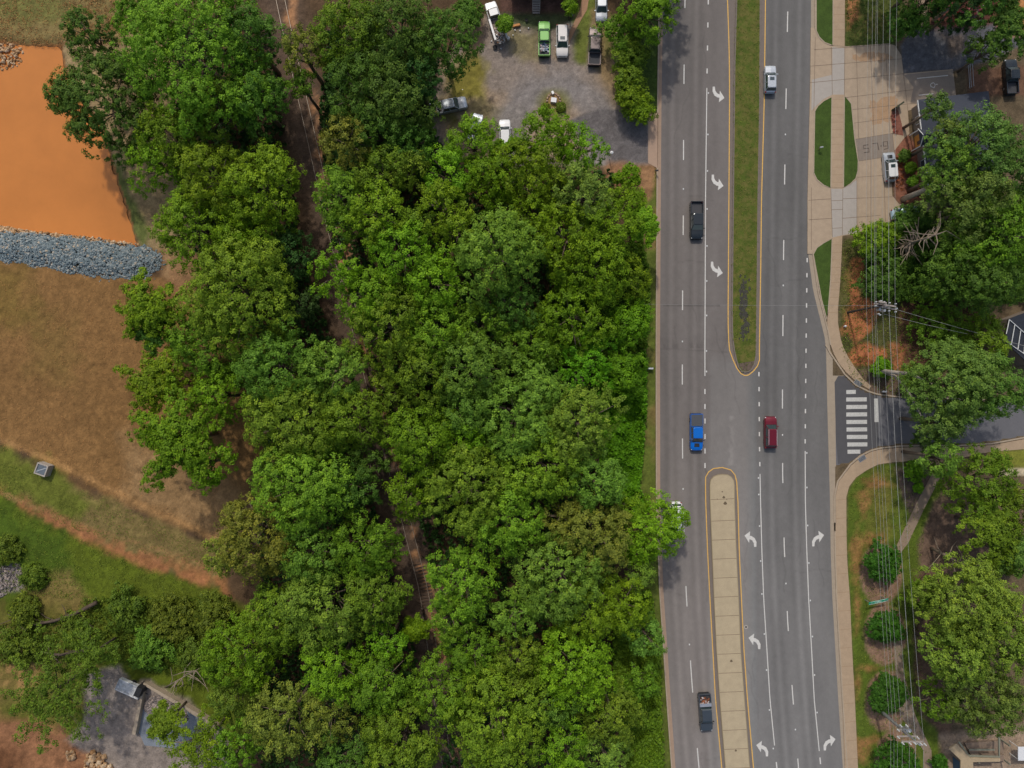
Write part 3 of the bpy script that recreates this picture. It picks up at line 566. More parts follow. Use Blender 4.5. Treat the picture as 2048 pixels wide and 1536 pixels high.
rocks("riprap", [(-300, 444), (0, 452), (60, 461), (180, 474), (272, 487), (300, 494), (270, 492), (160, 482), (70, 473), (-300, 458)], 1300, .19, lambda d: -.25 + np.clip(d * .3, 0, .5), None, None, M_tanrock, 'stuff')
rocks("rock_spill", [(-100, 84), (30, 84), (45, 100), (42, 118), (30, 132), (10, 138), (-100, 140)], 420, .2, lambda d: -.35 + np.clip(d * .2, 0, .3), None, None, M_tanrock, 'stuff')
rocks("riprap", [(-200, 1128), (20, 1106), (58, 1152), (40, 1168), (0, 1198), (-200, 1240)], 1500, .18, lambda d: .1 + d * .05, None, None, M_greyst, 'stuff')
rocks("boulder_pile", [(173, 1510), (190, 1500), (210, 1512), (228, 1530), (228, 1560), (170, 1560)], 170, .36, lambda d: .2 + d * .5, "heap of tan quarry boulders at the edge of the grey yard", "boulder pile", M_tanrock)
rocks("boulder_pile", [(135, 1502), (150, 1500), (150, 1516), (138, 1518)], 24, .3, lambda d: .2 + d * .4, "small heap of tan boulders on red clay, apart from the larger heap", "boulder pile", M_tanrock)
rocks("gravel_heap", [(295, 1395), (330, 1388), (368, 1405), (378, 1440), (340, 1450), (300, 1432), (286, 1415)], 2600, .13, lambda d: .1 + np.clip(d * .55, 0, 1.3), "heap of crushed grey gravel inside the block storage bay", "gravel heap", M_greyst, group=None)
# ------------------------------------------------------------------ railway
LR = interp([(-200, 515), (0, 552.8), (52, 564), (137, 583), (216, 601), (276, 614.6), (341, 629), (434, 649.8), (469, 658.4), (650, 702.7), (685, 711.6), (860, 757), (1047, 805.5), (1099, 818.5), (1182, 839.5), (1330, 861), (1536, 886), (1740, 910)])
tr_ = empty("railway_track", W(640, 340), label="single railway line with rusty rails running through the gap in the woods", cat="railway track")
base = tr_.location
def rel(p_, z): v = W(p_[0], p_[1], 0) - base; return (v.x, v.y, z)
for off in (0, 17.6):
    m_ = MB(); ys = YS(-190, 1740, 30)
    m_.wall([rel((LR(y) + off + (0), y), 0)[:2] for y in ys], .09, .12, .30, 0); m_.wall([rel((LR(y) + off, y), 0)[:2] for y in ys], .05, .30, .312, 1)
    m_.build("rail", [mat("rusty_rail", lin((120, 96, 76)), .6, .3), mat("worn_rail_top", lin((170, 160, 146)), .5, .3)], tr_)
M_sleep = mat("old_sleeper", lin((80, 66, 56)), .95, nscale=3, namt=.3)
sl = None
for y in list(np.arange(1030, 1215, 6.6)):
    if sl is None: m_ = MB(); m_.box((0, 0, .06), (2.6, .24, .2)); sl = m_.build("sleeper", M_sleep, tr_); o = sl
    else: o = sl.copy(); col.objects.link(o); o.parent = tr_
    o.location = rel((LR(y) + 8.8, y), -.02 + .03 * math.sin(y * 1.7)); o.rotation_euler = (0, 0, R_(13) if y < 1180 else R_(8))
# ------------------------------------------------------------------ foliage
def leaf_mat():
    m = bpy.data.materials.new("foliage"); m.use_nodes = True; nt = m.node_tree; L = nt.links.new; b = nt.nodes["Principled BSDF"]
    b.inputs["Roughness"].default_value = .6; b.inputs["Specular IOR Level"].default_value = .18
    oi = nt.nodes.new("ShaderNodeObjectInfo"); at = nt.nodes.new("ShaderNodeAttribute"); at.attribute_name = "tint"
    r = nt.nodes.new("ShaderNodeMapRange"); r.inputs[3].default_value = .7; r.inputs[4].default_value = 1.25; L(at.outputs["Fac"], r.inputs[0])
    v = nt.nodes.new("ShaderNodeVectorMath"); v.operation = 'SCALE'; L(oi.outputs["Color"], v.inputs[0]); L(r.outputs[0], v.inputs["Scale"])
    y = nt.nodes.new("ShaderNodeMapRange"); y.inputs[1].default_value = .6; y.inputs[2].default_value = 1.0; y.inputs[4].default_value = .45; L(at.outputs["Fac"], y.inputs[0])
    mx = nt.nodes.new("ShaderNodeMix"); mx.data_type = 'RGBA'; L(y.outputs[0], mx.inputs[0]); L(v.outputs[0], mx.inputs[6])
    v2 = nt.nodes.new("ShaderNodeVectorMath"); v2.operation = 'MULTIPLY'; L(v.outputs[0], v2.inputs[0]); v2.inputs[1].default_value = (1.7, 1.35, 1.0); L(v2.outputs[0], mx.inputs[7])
    L(mx.outputs[2], b.inputs["Base Color"])
    t = nt.nodes.new("ShaderNodeBsdfTranslucent"); L(mx.outputs[2], t.inputs[0]); ms = nt.nodes.new("ShaderNodeMixShader"); ms.inputs[0].default_value = .22
    L(b.outputs[0], ms.inputs[1]); L(t.outputs[0], ms.inputs[2]); L(ms.outputs[0], nt.nodes["Material Output"].inputs[0]); return m
M_leaf = leaf_mat()
M_bark = mat("grey_brown_bark", lin((112, 98, 84)), .95, nscale=2.5, namt=.3, bump=.4)
M_dead = mat("dead_wood", lin((138, 124, 108)), .95, nscale=2.5, namt=.3)
def unit(n, g=rng):
    v = g.normal(size=(n, 3)); return v / np.linalg.norm(v, axis=1, keepdims=True)
def lobes_of(kind, R, rz, g):
    L = []
    wob = g.uniform(0, 6.28, 4)
    def wf(a): return 1 + .10 * math.sin(2 * a + wob[0]) + .09 * math.sin(3 * a + wob[1]) + .07 * math.sin(5 * a + wob[2])
    if kind == 'round': wf = lambda a: 1.0
    if kind in ('broad', 'open', 'round'):
        n = int({'broad': .95, 'open': 1.5, 'round': 1.4}[kind] * (12 + 3.4 * R))
        for i in range(n):
            u = (i + .5) / n; z = 1 - 1.35 * u; rr = math.sqrt(max(0, 1 - min(1, abs(z)) ** 2)); a = i * 2.39996 + g.uniform(-.5, .5)
            rl = R * g.uniform(.2, .36) * (1.0 if kind != 'open' else .8); rl = max(.5, min(rl, 2.9)); k = g.uniform(.72, 1.0) * wf(a)
            e = max(R - rl * .8, R * .3)
            L.append((math.cos(a) * rr * e * k, math.sin(a) * rr * e * k, z * (rz - rl * .5) * g.uniform(.75, 1.05), rl))
    elif kind in ('spiky', 'wispy'):
        nr = 12; a0 = g.uniform(0, 6.28)
        for i in range(nr):
            a = a0 + i * 2 * math.pi / nr + g.uniform(-.25, .25); ln = R * g.uniform(.75, 1.12); lift = g.uniform(-.15, .35)
            for t in np.arange(.22, 1.01, .13):
                rl = R * ((.27 if kind == 'spiky' else .15) - (.15 if kind == 'spiky' else .06) * t) * g.uniform(.8, 1.2); b = a + g.uniform(-.1, .1)
                L.append((math.cos(b) * ln * t, math.sin(b) * ln * t, rz * (.5 - .6 * t) + lift * t * rz, rl))
    elif kind == 'bush':
        n = 34
        for i in range(n):
            u = (i + .5) / n; z = 1 - 1.1 * u; rr = math.sqrt(max(0, 1 - z * z)); a = i * 2.39996 + g.uniform(-.3, .3); rl = R * g.uniform(.2, .36); q_ = R * g.uniform(.62, .84) * wf(a)
            L.append((math.cos(a) * rr * q_, math.sin(a) * rr * q_, z * rz * g.uniform(.65, .9), rl))
    elif kind == 'vine':
        n = int(16 + R * 3)
        for i in range(n):
            r_ = R * math.sqrt((i + .5) / n) * .9; a = i * 2.39996 + g.uniform(-.4, .4)
            L.append((math.cos(a) * r_ * wf(a), math.sin(a) * r_ * wf(a), rz * (1 - (r_ / R) ** 2) - rz * .5 + g.uniform(-.5, .5), g.uniform(.8, 1.6)))
    return L
def leaves_for(lobes, s, dens, g, per=11, spread=.42, up=.45):
    C, D, RL = [], [], []
    for (x, y, z, rl) in lobes:
        nt = max(4, int(dens * rl * rl * 5.2)); d = unit(nt, g); d[:, 2] = np.abs(d[:, 2]) * 1.0 - .25 * g.random(nt); d /= np.linalg.norm(d, axis=1, keepdims=True)
        c = np.array((x, y, z)) + d * rl * g.uniform(.72, 1.06, (nt, 1)) * np.array((1, 1, .85)); C.append(c); D.append(d)
    C = np.concatenate(C); D = np.concatenate(D); nt = len(C)
    tt = np.clip(.5 + .22 * g.normal(size=nt), 0, 1)
    C = np.repeat(C, per, 0); D = np.repeat(D, per, 0); T = np.repeat(tt, per)
    n = len(C); off = unit(n, g) * g.random((n, 1)) ** .5 * spread * np.array((1, 1, .7)); c = C + off
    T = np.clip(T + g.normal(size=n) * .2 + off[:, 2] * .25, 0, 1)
    nrm = D * .8 + np.array((0, 0, up * .8)) + unit(n, g) * .5 + off * .8; nrm /= np.linalg.norm(nrm, axis=1, keepdims=True)
    t = np.cross(nrm, unit(n, g)); t /= np.linalg.norm(t, axis=1, keepdims=True) + 1e-9; b = np.cross(nrm, t)
    q = s * g.uniform(.65, 1.25, (n, 1)); t = t * q * .62; b = b * q * .36
    V = np.stack([c - t, c - b, c + t, c + b], 1).reshape(-1, 3)
    return V, np.repeat(T, 4)
def leaf_mesh(name, V, T):
    n = len(V) // 4; me = bpy.data.meshes.new(name); me.vertices.add(len(V)); me.vertices.foreach_set("co", V.astype(np.float32).ravel())
    me.loops.add(len(V)); me.loops.foreach_set("vertex_index", np.arange(len(V), dtype=np.int32))
    me.polygons.add(n); me.polygons.foreach_set("loop_start", np.arange(0, len(V), 4, dtype=np.int32)); me.update(calc_edges=True)
    a = me.attributes.new("tint", 'FLOAT', 'POINT'); a.data.foreach_set("value", T.astype(np.float32)); me.materials.append(M_leaf); return me
PAL = {'G': (72, 96, 20), 'GB': (81, 107, 24), 'GR': (84, 96, 34), 'ST': (128, 96, 60), 'LW': (62, 84, 30), 'Y': (76, 102, 14), 'E': (70, 92, 36), 'YB': (80, 109, 17), 'D': (58, 84, 25), 'DD': (42, 66, 26), 'P': (84, 105, 33), 'PB': (78, 104, 36), 'O': (86, 94, 32), 'B': (68, 106, 14), 'S': (42, 76, 16), 'GO': (70, 96, 28), 'W': (70, 86, 24)}
GAIN = 1.98
def tree(px, py, rp, h, kind, c, label, cat="tree", name="tree", group=None, trunk=True, dens=1.0):
    g = np.random.default_rng(int(px * 7 + py * 13)); rz = {'bush': .42, 'vine': .3, 'spiky': .25, 'wispy': .2}.get(kind, .0) * h
    if not rz: rz = min(h * .42, rp / S * .9)
    zc = h - rz; zt = zc + rz * .5; k = (H - zt) / H; R = rp / S * k
    p_ = W(px, py, zt); root = empty(name, (p_.x, p_.y, .05), label=label, cat=cat, group=group)
    lo = lobes_of(kind, R, rz, g)
    s, per, sp = {'bush': (.26, 12, .3), 'vine': (.25, 22, .45), 'spiky': (.26, 25, .42), 'wispy': (.24, 20, .5), 'open': (.255, 26, .42)}.get(kind, (.255, 26, .5))
    V, T = leaves_for(lo, s, dens * {'bush': 5.0, 'open': 1.25, 'spiky': 1.5, 'wispy': 1.5, 'vine': 1.6}.get(kind, 1.0), g, per, sp)
    V[:, 2] = np.maximum(V[:, 2] + zc, .05)
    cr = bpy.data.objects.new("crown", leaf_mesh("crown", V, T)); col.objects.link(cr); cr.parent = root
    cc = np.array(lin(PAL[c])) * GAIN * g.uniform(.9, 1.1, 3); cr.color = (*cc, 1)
    if trunk:
        m_ = MB(); rt = max(.08, h * .018)
        m_.tube([(0, 0, -.2), (g.normal() * .1, g.normal() * .1, zc * .5), (g.normal() * .2, g.normal() * .2, zc)], [rt * 1.3, rt, rt * .75], 8)
        for q in list(g.permutation(len(lo)))[:min(len(lo), 14)]:
            x, y, z, rl = lo[q]; m_.tube([(0, 0, zc * g.uniform(.6, .95)), (x * .5, y * .5, zc + z * .4), (x, y, zc + z)], [rt * .5, rt * .3, rt * .1], 5)
        m_.build("trunk", M_bark, root, smooth=True)
    return root
TREES = [
# --- west woods
(372, 92, 168, 20, 'broad', 'GB', "largest bright green tree, its crown reaching the top edge beyond the orange pond"),
(195, 195, 118, 15, 'open', 'D', "dark green open tree leaning over the orange pond with branches showing"),
(165, 62, 60, 13, 'open', 'D', "small dark tree at the upper corner of the orange pond"),
(268, 30, 60, 13, 'open', 'G', "thin green tree between the pond's corner tree and the largest bright crown"),
(492, 60, 72, 17, 'broad', 'D', "dark tree at the top edge beside the first stretch of railway"),
(505, 190, 72, 16, 'broad', 'D', "dark green tree on the west bank of the railway, below the top edge tree"),
(425, 205, 70, 15, 'broad', 'G', "mid green tree tucked under the largest bright crown"),
(335, 270, 80, 15, 'broad', 'Y', "yellow-green tree next to the dark one leaning over the pond"),
(300, 320, 66, 14, 'broad', 'Y', "small yellow-green tree nearest the pond's east bank"),
(510, 375, 100, 18, 'broad', 'YB', "bright yellow-green tree bulging over the railway above the dark gap"),
(420, 350, 85, 17, 'broad', 'Y', "yellow-green tree in the middle of the bright group by the pond"),
(385, 455, 98, 16, 'broad', 'Y', "yellow-green tree opposite the end of the blue stone berm"),
(480, 470, 75, 15, 'broad', 'Y', "yellow-green tree just above the dark gap on the railway's west side"),
(575, 515, 60, 12, 'broad', 'DD', "very dark shaded tree in the gap beside the railway"),
(600, 610, 45, 11, 'broad', 'DD', "small shaded tree hugging the railway's west edge"),
(470, 590, 138, 20, 'broad', 'GB', "large mid green round tree directly east of the brown field"),
(290, 618, 78, 14, 'spiky', 'Y', "feathery yellow-green tree reaching over the field near the stone berm"),
(405, 695, 88, 14, 'broad', 'G', "mid green tree below the large round one at the field edge"),
(300, 665, 40, 12, 'spiky', 'D', "small dark tuft of branches over the field edge"),
(545, 735, 100, 18, 'broad', 'GO', "full olive-green tree between the field edge and the railway bend"),
(308, 765, 78, 13, 'spiky', 'Y', "narrow feathery tree with long yellow-green boughs over the brown field"),
(430, 790, 72, 14, 'broad', 'Y', "yellow-green tree just inside the field edge behind the feathery boughs"),
(658, 745, 80, 17, 'broad', 'P', "pale green tree with light tips on the railway's west side"),
(352, 880, 106, 16, 'spiky', 'Y', "widest feathery bright tree spreading over the field's lower corner"),
(405, 930, 58, 14, 'broad', 'Y', "yellow-green clump under the widest feathery tree"),
(575, 850, 108, 19, 'broad', 'GB', "rounded green tree in the heart of the western woods"),
(690, 840, 78, 17, 'broad', 'G', "green tree overhanging the narrow clay gap of the railway"),
(600, 975, 118, 19, 'broad', 'GB', "broad green tree above the olive-brown one"),
(695, 975, 62, 15, 'broad', 'D', "dark tree by the narrowest part of the railway gap"),
(505, 1075, 100, 18, 'broad', 'O', "olive-brown tree with dull foliage at the red clay bank"),
(445, 1115, 50, 14, 'broad', 'O', "smaller olive-brown crown on the outer side of the dull tree"),
(728, 1100, 84, 17, 'broad', 'G', "green tree beside the sleepers seen on the track"),
(615, 1110, 78, 17, 'broad', 'GO', "olive-green tree between the dull brown one and the railway"),
(645, 1210, 112, 18, 'broad', 'P', "wide pale green tree west of the lower railway"),
(745, 1200, 76, 17, 'broad', 'G', "green tree overhanging the shaded lower track"),
(550, 1240, 80, 15, 'broad', 'G', "green tree below the olive-brown crowns"),
(665, 1345, 78, 16, 'broad', 'YB', "yellowish layered tree near the bottom woods"),
(775, 1290, 48, 14, 'broad', 'YB', "small yellow crown at the foot of the railway gap"),
(830, 1262, 26, 11, 'spiky', 'Y', "little yellow-green branch reaching across the track"),
(470, 1320, 90, 14, 'broad', 'Y', "yellow-green tree above the olive clump at the bottom"),
(565, 1450, 86, 17, 'broad', 'O', "olive-brown tree at the bottom edge beside the grey yard woods"),
(655, 1440, 62, 15, 'broad', 'O', "small dull olive crown between two darker trees at the bottom"),
(760, 1380, 80, 17, 'broad', 'G', "dark green tree below the yellow layered one"),
(800, 1490, 98, 18, 'broad', 'G', "dark round tree at the bottom edge next to the railway's end"),
(690, 1540, 70, 16, 'broad', 'D', "dark tree cut by the bottom edge between olive and green crowns"),
(95, 1390, 118, 12, 'wispy', 'W', "big feathery sprawling tree over the red clay in the lower corner"),
(175, 1312, 62, 9, 'wispy', 'W', "sprawling branchy tree above the grey gravel yard"),
(400, 1495, 92, 12, 'wispy', 'Y', "loose branchy tree over the bottom of the gravel yard"),
(462, 1395, 62, 12, 'broad', 'W', "open yellow-green tree next to the gravel heap"),
(325, 1450, 40, 9, 'spiky', 'G', "small branchy tree partly hiding the gravel heap"),
(470, 1500, 60, 13, 'open', 'G', "open green tree at the bottom edge by the olive crowns"),
(735, 930, 46, 13, 'broad', 'D', "dark tree closing over the middle of the railway gap"),
(772, 862, 34, 12, 'broad', 'G', "small green crown pinching the railway gap from the east"),
(700, 705, 30, 11, 'broad', 'G', "small green crown over the track below its longest bare stretch"),
# --- north woods
(700, 55, 96, 17, 'broad', 'G', "green tree at the top edge just east of the railway"),
(600, 95, 52, 15, 'broad', 'O', "olive tree standing across the railway near the top"),
(600, 165, 32, 12, 'broad', 'G', "small green crown closing over the railway"),
(795, 55, 98, 18, 'broad', 'D', "dark tree at the top edge west of the truck yard"),
(885, 75, 80, 16, 'broad', 'D', "dark tree with the stretched limb toward the white utility truck"),
(715, 165, 82, 17, 'broad', 'D', "dark green tree alongside the upper railway"),
(785, 185, 90, 17, 'broad', 'D', "dark bluish tree in the middle of the north woods"),
(838, 150, 56, 15, 'broad', 'DD', "very dark tree just above the silver pickup"),
(690, 275, 62, 15, 'broad', 'O', "pale olive tree hanging beside the railway"),
(755, 255, 68, 15, 'broad', 'D', "dark bluish tree east of the pale olive one"),
(812, 290, 60, 13, 'broad', 'D', "dark tree below the silver pickup"),
(1010, 44, 15, 4, 'spiky', 'G', "small tree with branches over the white utility truck"),
(1305, 15, 62, 12, 'broad', 'YB', "bright yellow-green tree shading the road at the top edge"),
(1318, -75, 88, 14, 'broad', 'YB', "taller yellow-green tree mostly beyond the top edge, shading the road"),
(1300, -190, 90, 14, 'broad', 'G', "green tree beyond the top edge beside the road"),
(1880, -75, 90, 16, 'broad', 'D', "dark tree beyond the top edge, shading the small asphalt yard"),
(1985, -70, 95, 16, 'broad', 'D', "dark tree beyond the top edge over the red clay corner"),
(1790, -110, 60, 13, 'broad', 'D', "dark tree beyond the top edge near the narrow path"),
(1914, 335, 66, 15, 'broad', 'GO', "olive-green crown covering the office roof's lower half"),
# --- central woods
(672, 385, 60, 16, 'broad', 'GB', "bright green narrow tree touching the railway"),
(682, 445, 40, 14, 'broad', 'GB', "small bright green crown right against the rails"),
(760, 340, 66, 15, 'broad', 'G', "mid green tree north of the yellow dome"),
(815, 335, 50, 14, 'broad', 'G', "small green crown between the dark trees and the yellow woods"),
(945, 280, 66, 15, 'broad', 'YB', "bright yellow-green tree hiding the silver car"),
(895, 345, 62, 15, 'broad', 'YB', "yellow-green tree just south-west of the hidden silver car"),
(1085, 275, 75, 14, 'broad', 'Y', "yellow-green tree at the yard's edge under the stone ring"),
(1165, 290, 56, 13, 'broad', 'YB', "yellow-green tree beside the asphalt driveway"),
(1055, 345, 82, 16, 'broad', 'Y', "yellow-green tree in the second row below the yard"),
(1168, 385, 70, 16, 'broad', 'PB', "pale blue-green tree among yellow ones near the driveway"),
(978, 360, 70, 15, 'broad', 'Y', "yellow-green tree north of the pale central crown"),
(755, 425, 70, 18, 'broad', 'YB', "bright yellow-green dome close to the railway"),
(885, 410, 60, 17, 'broad', 'YB', "bright yellow dome between two dark holes"),
(915, 455, 52, 17, 'broad', 'YB', "small bright crown touching the pale central tree"),
(835, 455, 50, 15, 'broad', 'G', "green crown wedged between yellow domes"),
(995, 505, 100, 21, 'broad', 'P', "pale grey-green tree standing out at the centre of the woods"),
(1070, 425, 66, 15, 'broad', 'Y', "yellow-green tree touching the pale central tree's upper side"),
(1135, 475, 86, 17, 'broad', 'Y', "dark yellow-green tree just east of the pale central one"),
(1225, 445, 78, 15, 'broad', 'Y', "yellow-green tree by the verge with a ragged crown"),
(1288, 445, 40, 12, 'spiky', 'YB', "small leafy crown overhanging the kerb where the black pickup passes"),
(1265, 395, 34, 10, 'broad', 'Y', "small tree below the lone driveway shrub"),
(1190, 530, 92, 16, 'broad', 'Y', "yellow-green tree one row above the vine tangle"),
(665, 540, 58, 17, 'broad', 'YB', "rounded yellow-green tree protruding over the railway"),
(735, 590, 72, 17, 'broad', 'YB', "yellow-green tree just east of the one over the railway"),
(805, 500, 78, 18, 'broad', 'YB', "yellow-green tree below the bright domes"),
(870, 560, 74, 18, 'broad', 'YB', "yellow-green tree joining the pale central crown's lower side"),
(775, 650, 88, 18, 'broad', 'G', "green tree east of the bare track stretch"),
(870, 655, 86, 17, 'broad', 'GB', "green tree between two yellow-green rows"),
(1020, 610, 66, 15, 'broad', 'D', "dark tree below the pale central crown"),
(960, 650, 62, 15, 'broad', 'G', "green tree beside the dark one under the pale crown"),
(1145, 630, 98, 15, 'vine', 'Y', "vine-draped tree with pale tips above the black hollow"),
(1255, 555, 56, 12, 'broad', 'Y', "yellow-green tree at the verge opposite the third turn arrow"),
(1262, 645, 50, 11, 'vine', 'B', "vine-covered tree leaning toward the kerb"),
(1065, 690, 66, 15, 'vine', 'G', "vine-hung green tree west of the black hollow"),
(840, 740, 84, 17, 'broad', 'G', "green tree above the lower clay clearing"),
(945, 735, 92, 18, 'broad', 'GO', "olive-green tree in the mid woods"),
(775, 785, 52, 13, 'broad', 'G', "small green tree reaching into the railway gap"),
(1165, 735, 80, 12, 'vine', 'B', "bright vine-smothered tree near the roadside thicket"),
(1245, 745, 48, 9, 'vine', 'B', "low vine mound beside the small white roadside sign"),
(1035, 830, 118, 18, 'broad', 'P', "wide pale-tipped tree in the lower centre"),
(1160, 850, 96, 18, 'broad', 'P', "pale green tree next to the bright roadside vines"),
(935, 820, 74, 16, 'broad', 'GO', "olive-green tree by the wide pale-tipped one"),
(845, 885, 92, 17, 'broad', 'Y', "dull yellow-green tree on the railway's east side"),
(815, 995, 56, 15, 'broad', 'Y', "yellow-green crown above the exposed sleepers"),
(925, 880, 62, 15, 'broad', 'Y', "shaded yellow-green tree in the hollow between larger crowns"),
(935, 985, 110, 19, 'broad', 'GB', "bright textured tree east of the exposed sleepers"),
(1085, 935, 92, 18, 'broad', 'GB', "bright green tree between the textured and the bluish ones"),
(1015, 1045, 88, 18, 'broad', 'GB', "bright green tree above the small black hole in the canopy"),
(1195, 970, 72, 16, 'broad', 'PB', "bluish tree by the roadside vines"),
(1125, 1040, 44, 14, 'broad', 'O', "small olive crown near the bluish tree"),
(1195, 1075, 86, 17, 'broad', 'O', "olive-brown tree west of the hidden white car"),
(1300, 1066, 86, 13, 'broad', 'YB', "bright yellow-green tree covering part of the white car"),
(1262, 1020, 40, 11, 'broad', 'YB', "small bright crown where the grass verge narrows"),
(1280, 1150, 38, 11, 'broad', 'P', "small pale crown below the tree covering the white car"),
(925, 1175, 82, 18, 'broad', 'GB', "fresh green tree lining the lower railway"),
(1125, 1165, 108, 19, 'broad', 'P', "large pale-tipped tree just below the black canopy hole"),
(900, 1240, 58, 16, 'broad', 'GB', "fresh green crown below its taller neighbour on the track side"),
(1030, 1235, 56, 16, 'broad', 'P', "pale green crown between two dark hollows"),
(1180, 1225, 80, 16, 'broad', 'YB', "bright yellow-green tree one row in from the lower road"),
(1248, 1225, 66, 15, 'broad', 'Y', "deep yellow-green tree near the lower roadside"),
(1292, 1275, 50, 13, 'broad', 'PB', "rounded bluish tree bulging over the lower kerb"),
(945, 1310, 66, 16, 'broad', 'G', "mid green tree at the end of the visible track"),
(1035, 1335, 74, 16, 'broad', 'G', "mid green tree above the big bottom crown"),
(1150, 1350, 98, 17, 'broad', 'YB', "large bright yellow-green tree in the lower woods"),
(995, 1455, 122, 20, 'broad', 'GB', "largest bright crown at the bottom edge of the woods"),
(1125, 1510, 64, 16, 'broad', 'YB', "bright yellow-green tree cut by the bottom edge"),
(1225, 1440, 72, 15, 'broad', 'G', "green tree by the road near the dark grey pickup"),
(1210, 1515, 66, 14, 'broad', 'PB', "bluish tree at the bottom edge by the road verge"),
(1105, 1420, 56, 15, 'broad', 'GO', "olive-green crown between the two largest bottom trees"),
(885, 1395, 80, 17, 'broad', 'G', "shaded green tree west of the largest bottom crown"),
(1285, 1370, 42, 11, 'broad', 'G', "small green tree leaning on the lower kerb"),
# --- east side
(1908, 262, 34, 13, 'broad', 'E', "olive-green crown over the middle of the office roof"),
(2045, 1010, 50, 11, 'broad', 'G', "green tree at the photo's edge between the glossy and the feathery ones"),
(1990, 700, 46, 10, 'broad', 'G', "small green tree between the round street tree and the pavilion"),
(2035, 1110, 46, 11, 'spiky', 'E', "light feathery tree at the photo's edge above the pale rounded tree"),
(1012, 305, 34, 11, 'open', 'Y', "thin tree whose twigs cover the back of the white nosing car"),
(1948, 536, 96, 14, 'broad', 'D', "dark spreading tree behind the leaning bare branches"),
(1966, 285, 98, 16, 'broad', 'E', "olive-green tree growing over the dark roofed office"),
(1880, 208, 28, 11, 'broad', 'E', "small olive crown poking above the office roof ridge"),
(1968, 408, 98, 17, 'broad', 'E', "large olive-green tree rooted beside the forecourt"),
(2025, 460, 100, 17, 'broad', 'G', "dark green tree at the photo's edge behind the office"),
(2030, 330, 90, 17, 'broad', 'E', "olive-green tree at the photo's edge above the dark green one"),
(1985, 560, 75, 14, 'broad', 'D', "dark tree above the glass roofed pavilion"),
(1925, 768, 102, 16, 'round', 'E', "round green tree over the side street with a forked bare trunk"),
(2000, 775, 82, 15, 'broad', 'E', "green tree adjoining the round one over the side street"),
(1890, 845, 60, 14, 'broad', 'E', "low lobe tree hanging over the middle of the side street"),
(1890, 918, 44, 13, 'broad', 'PB', "pale small tree on the street corner south of the side street"),
(1968, 965, 88, 12, 'broad', 'G', "large-leaved glossy tree beside the curved garden path"),
(2000, 1060, 74, 12, 'spiky', 'G', "feathery light green tree at the edge under the glossy one"),
(1955, 1215, 104, 16, 'round', 'P', "pale rounded tree beyond the mulch bed"),
(1925, 1320, 72, 15, 'round', 'P', "pale tree next to the row of clipped round shrubs"),
(2025, 1280, 92, 16, 'broad', 'P', "pale tree at the photo's edge above the porch"),
(1990, 1405, 90, 15, 'broad', 'E', "olive-green tree just above the wooden porch"),
(1890, 1405, 52, 10, 'broad', 'G', "small green tree between the round shrubs and the porch"),
(1985, 95, 46, 10, 'broad', 'D', "dark tree over the small asphalt yard"),
(2025, 40, 60, 12, 'spiky', 'D', "dark tree in the upper corner over bare clay"),
(1925, 5, 50, 11, 'open', 'DD', "very dark tree hiding the red car"),
(1870, -10, 40, 9, 'open', 'DD', "very dark small tree by the narrow path at the top edge"),
(1820, 40, 34, 6, 'vine', 'D', "dense dark shrub mass at the forecourt's upper edge"),
]
for t_ in TREES:
    tree(*t_, dens=1.0)
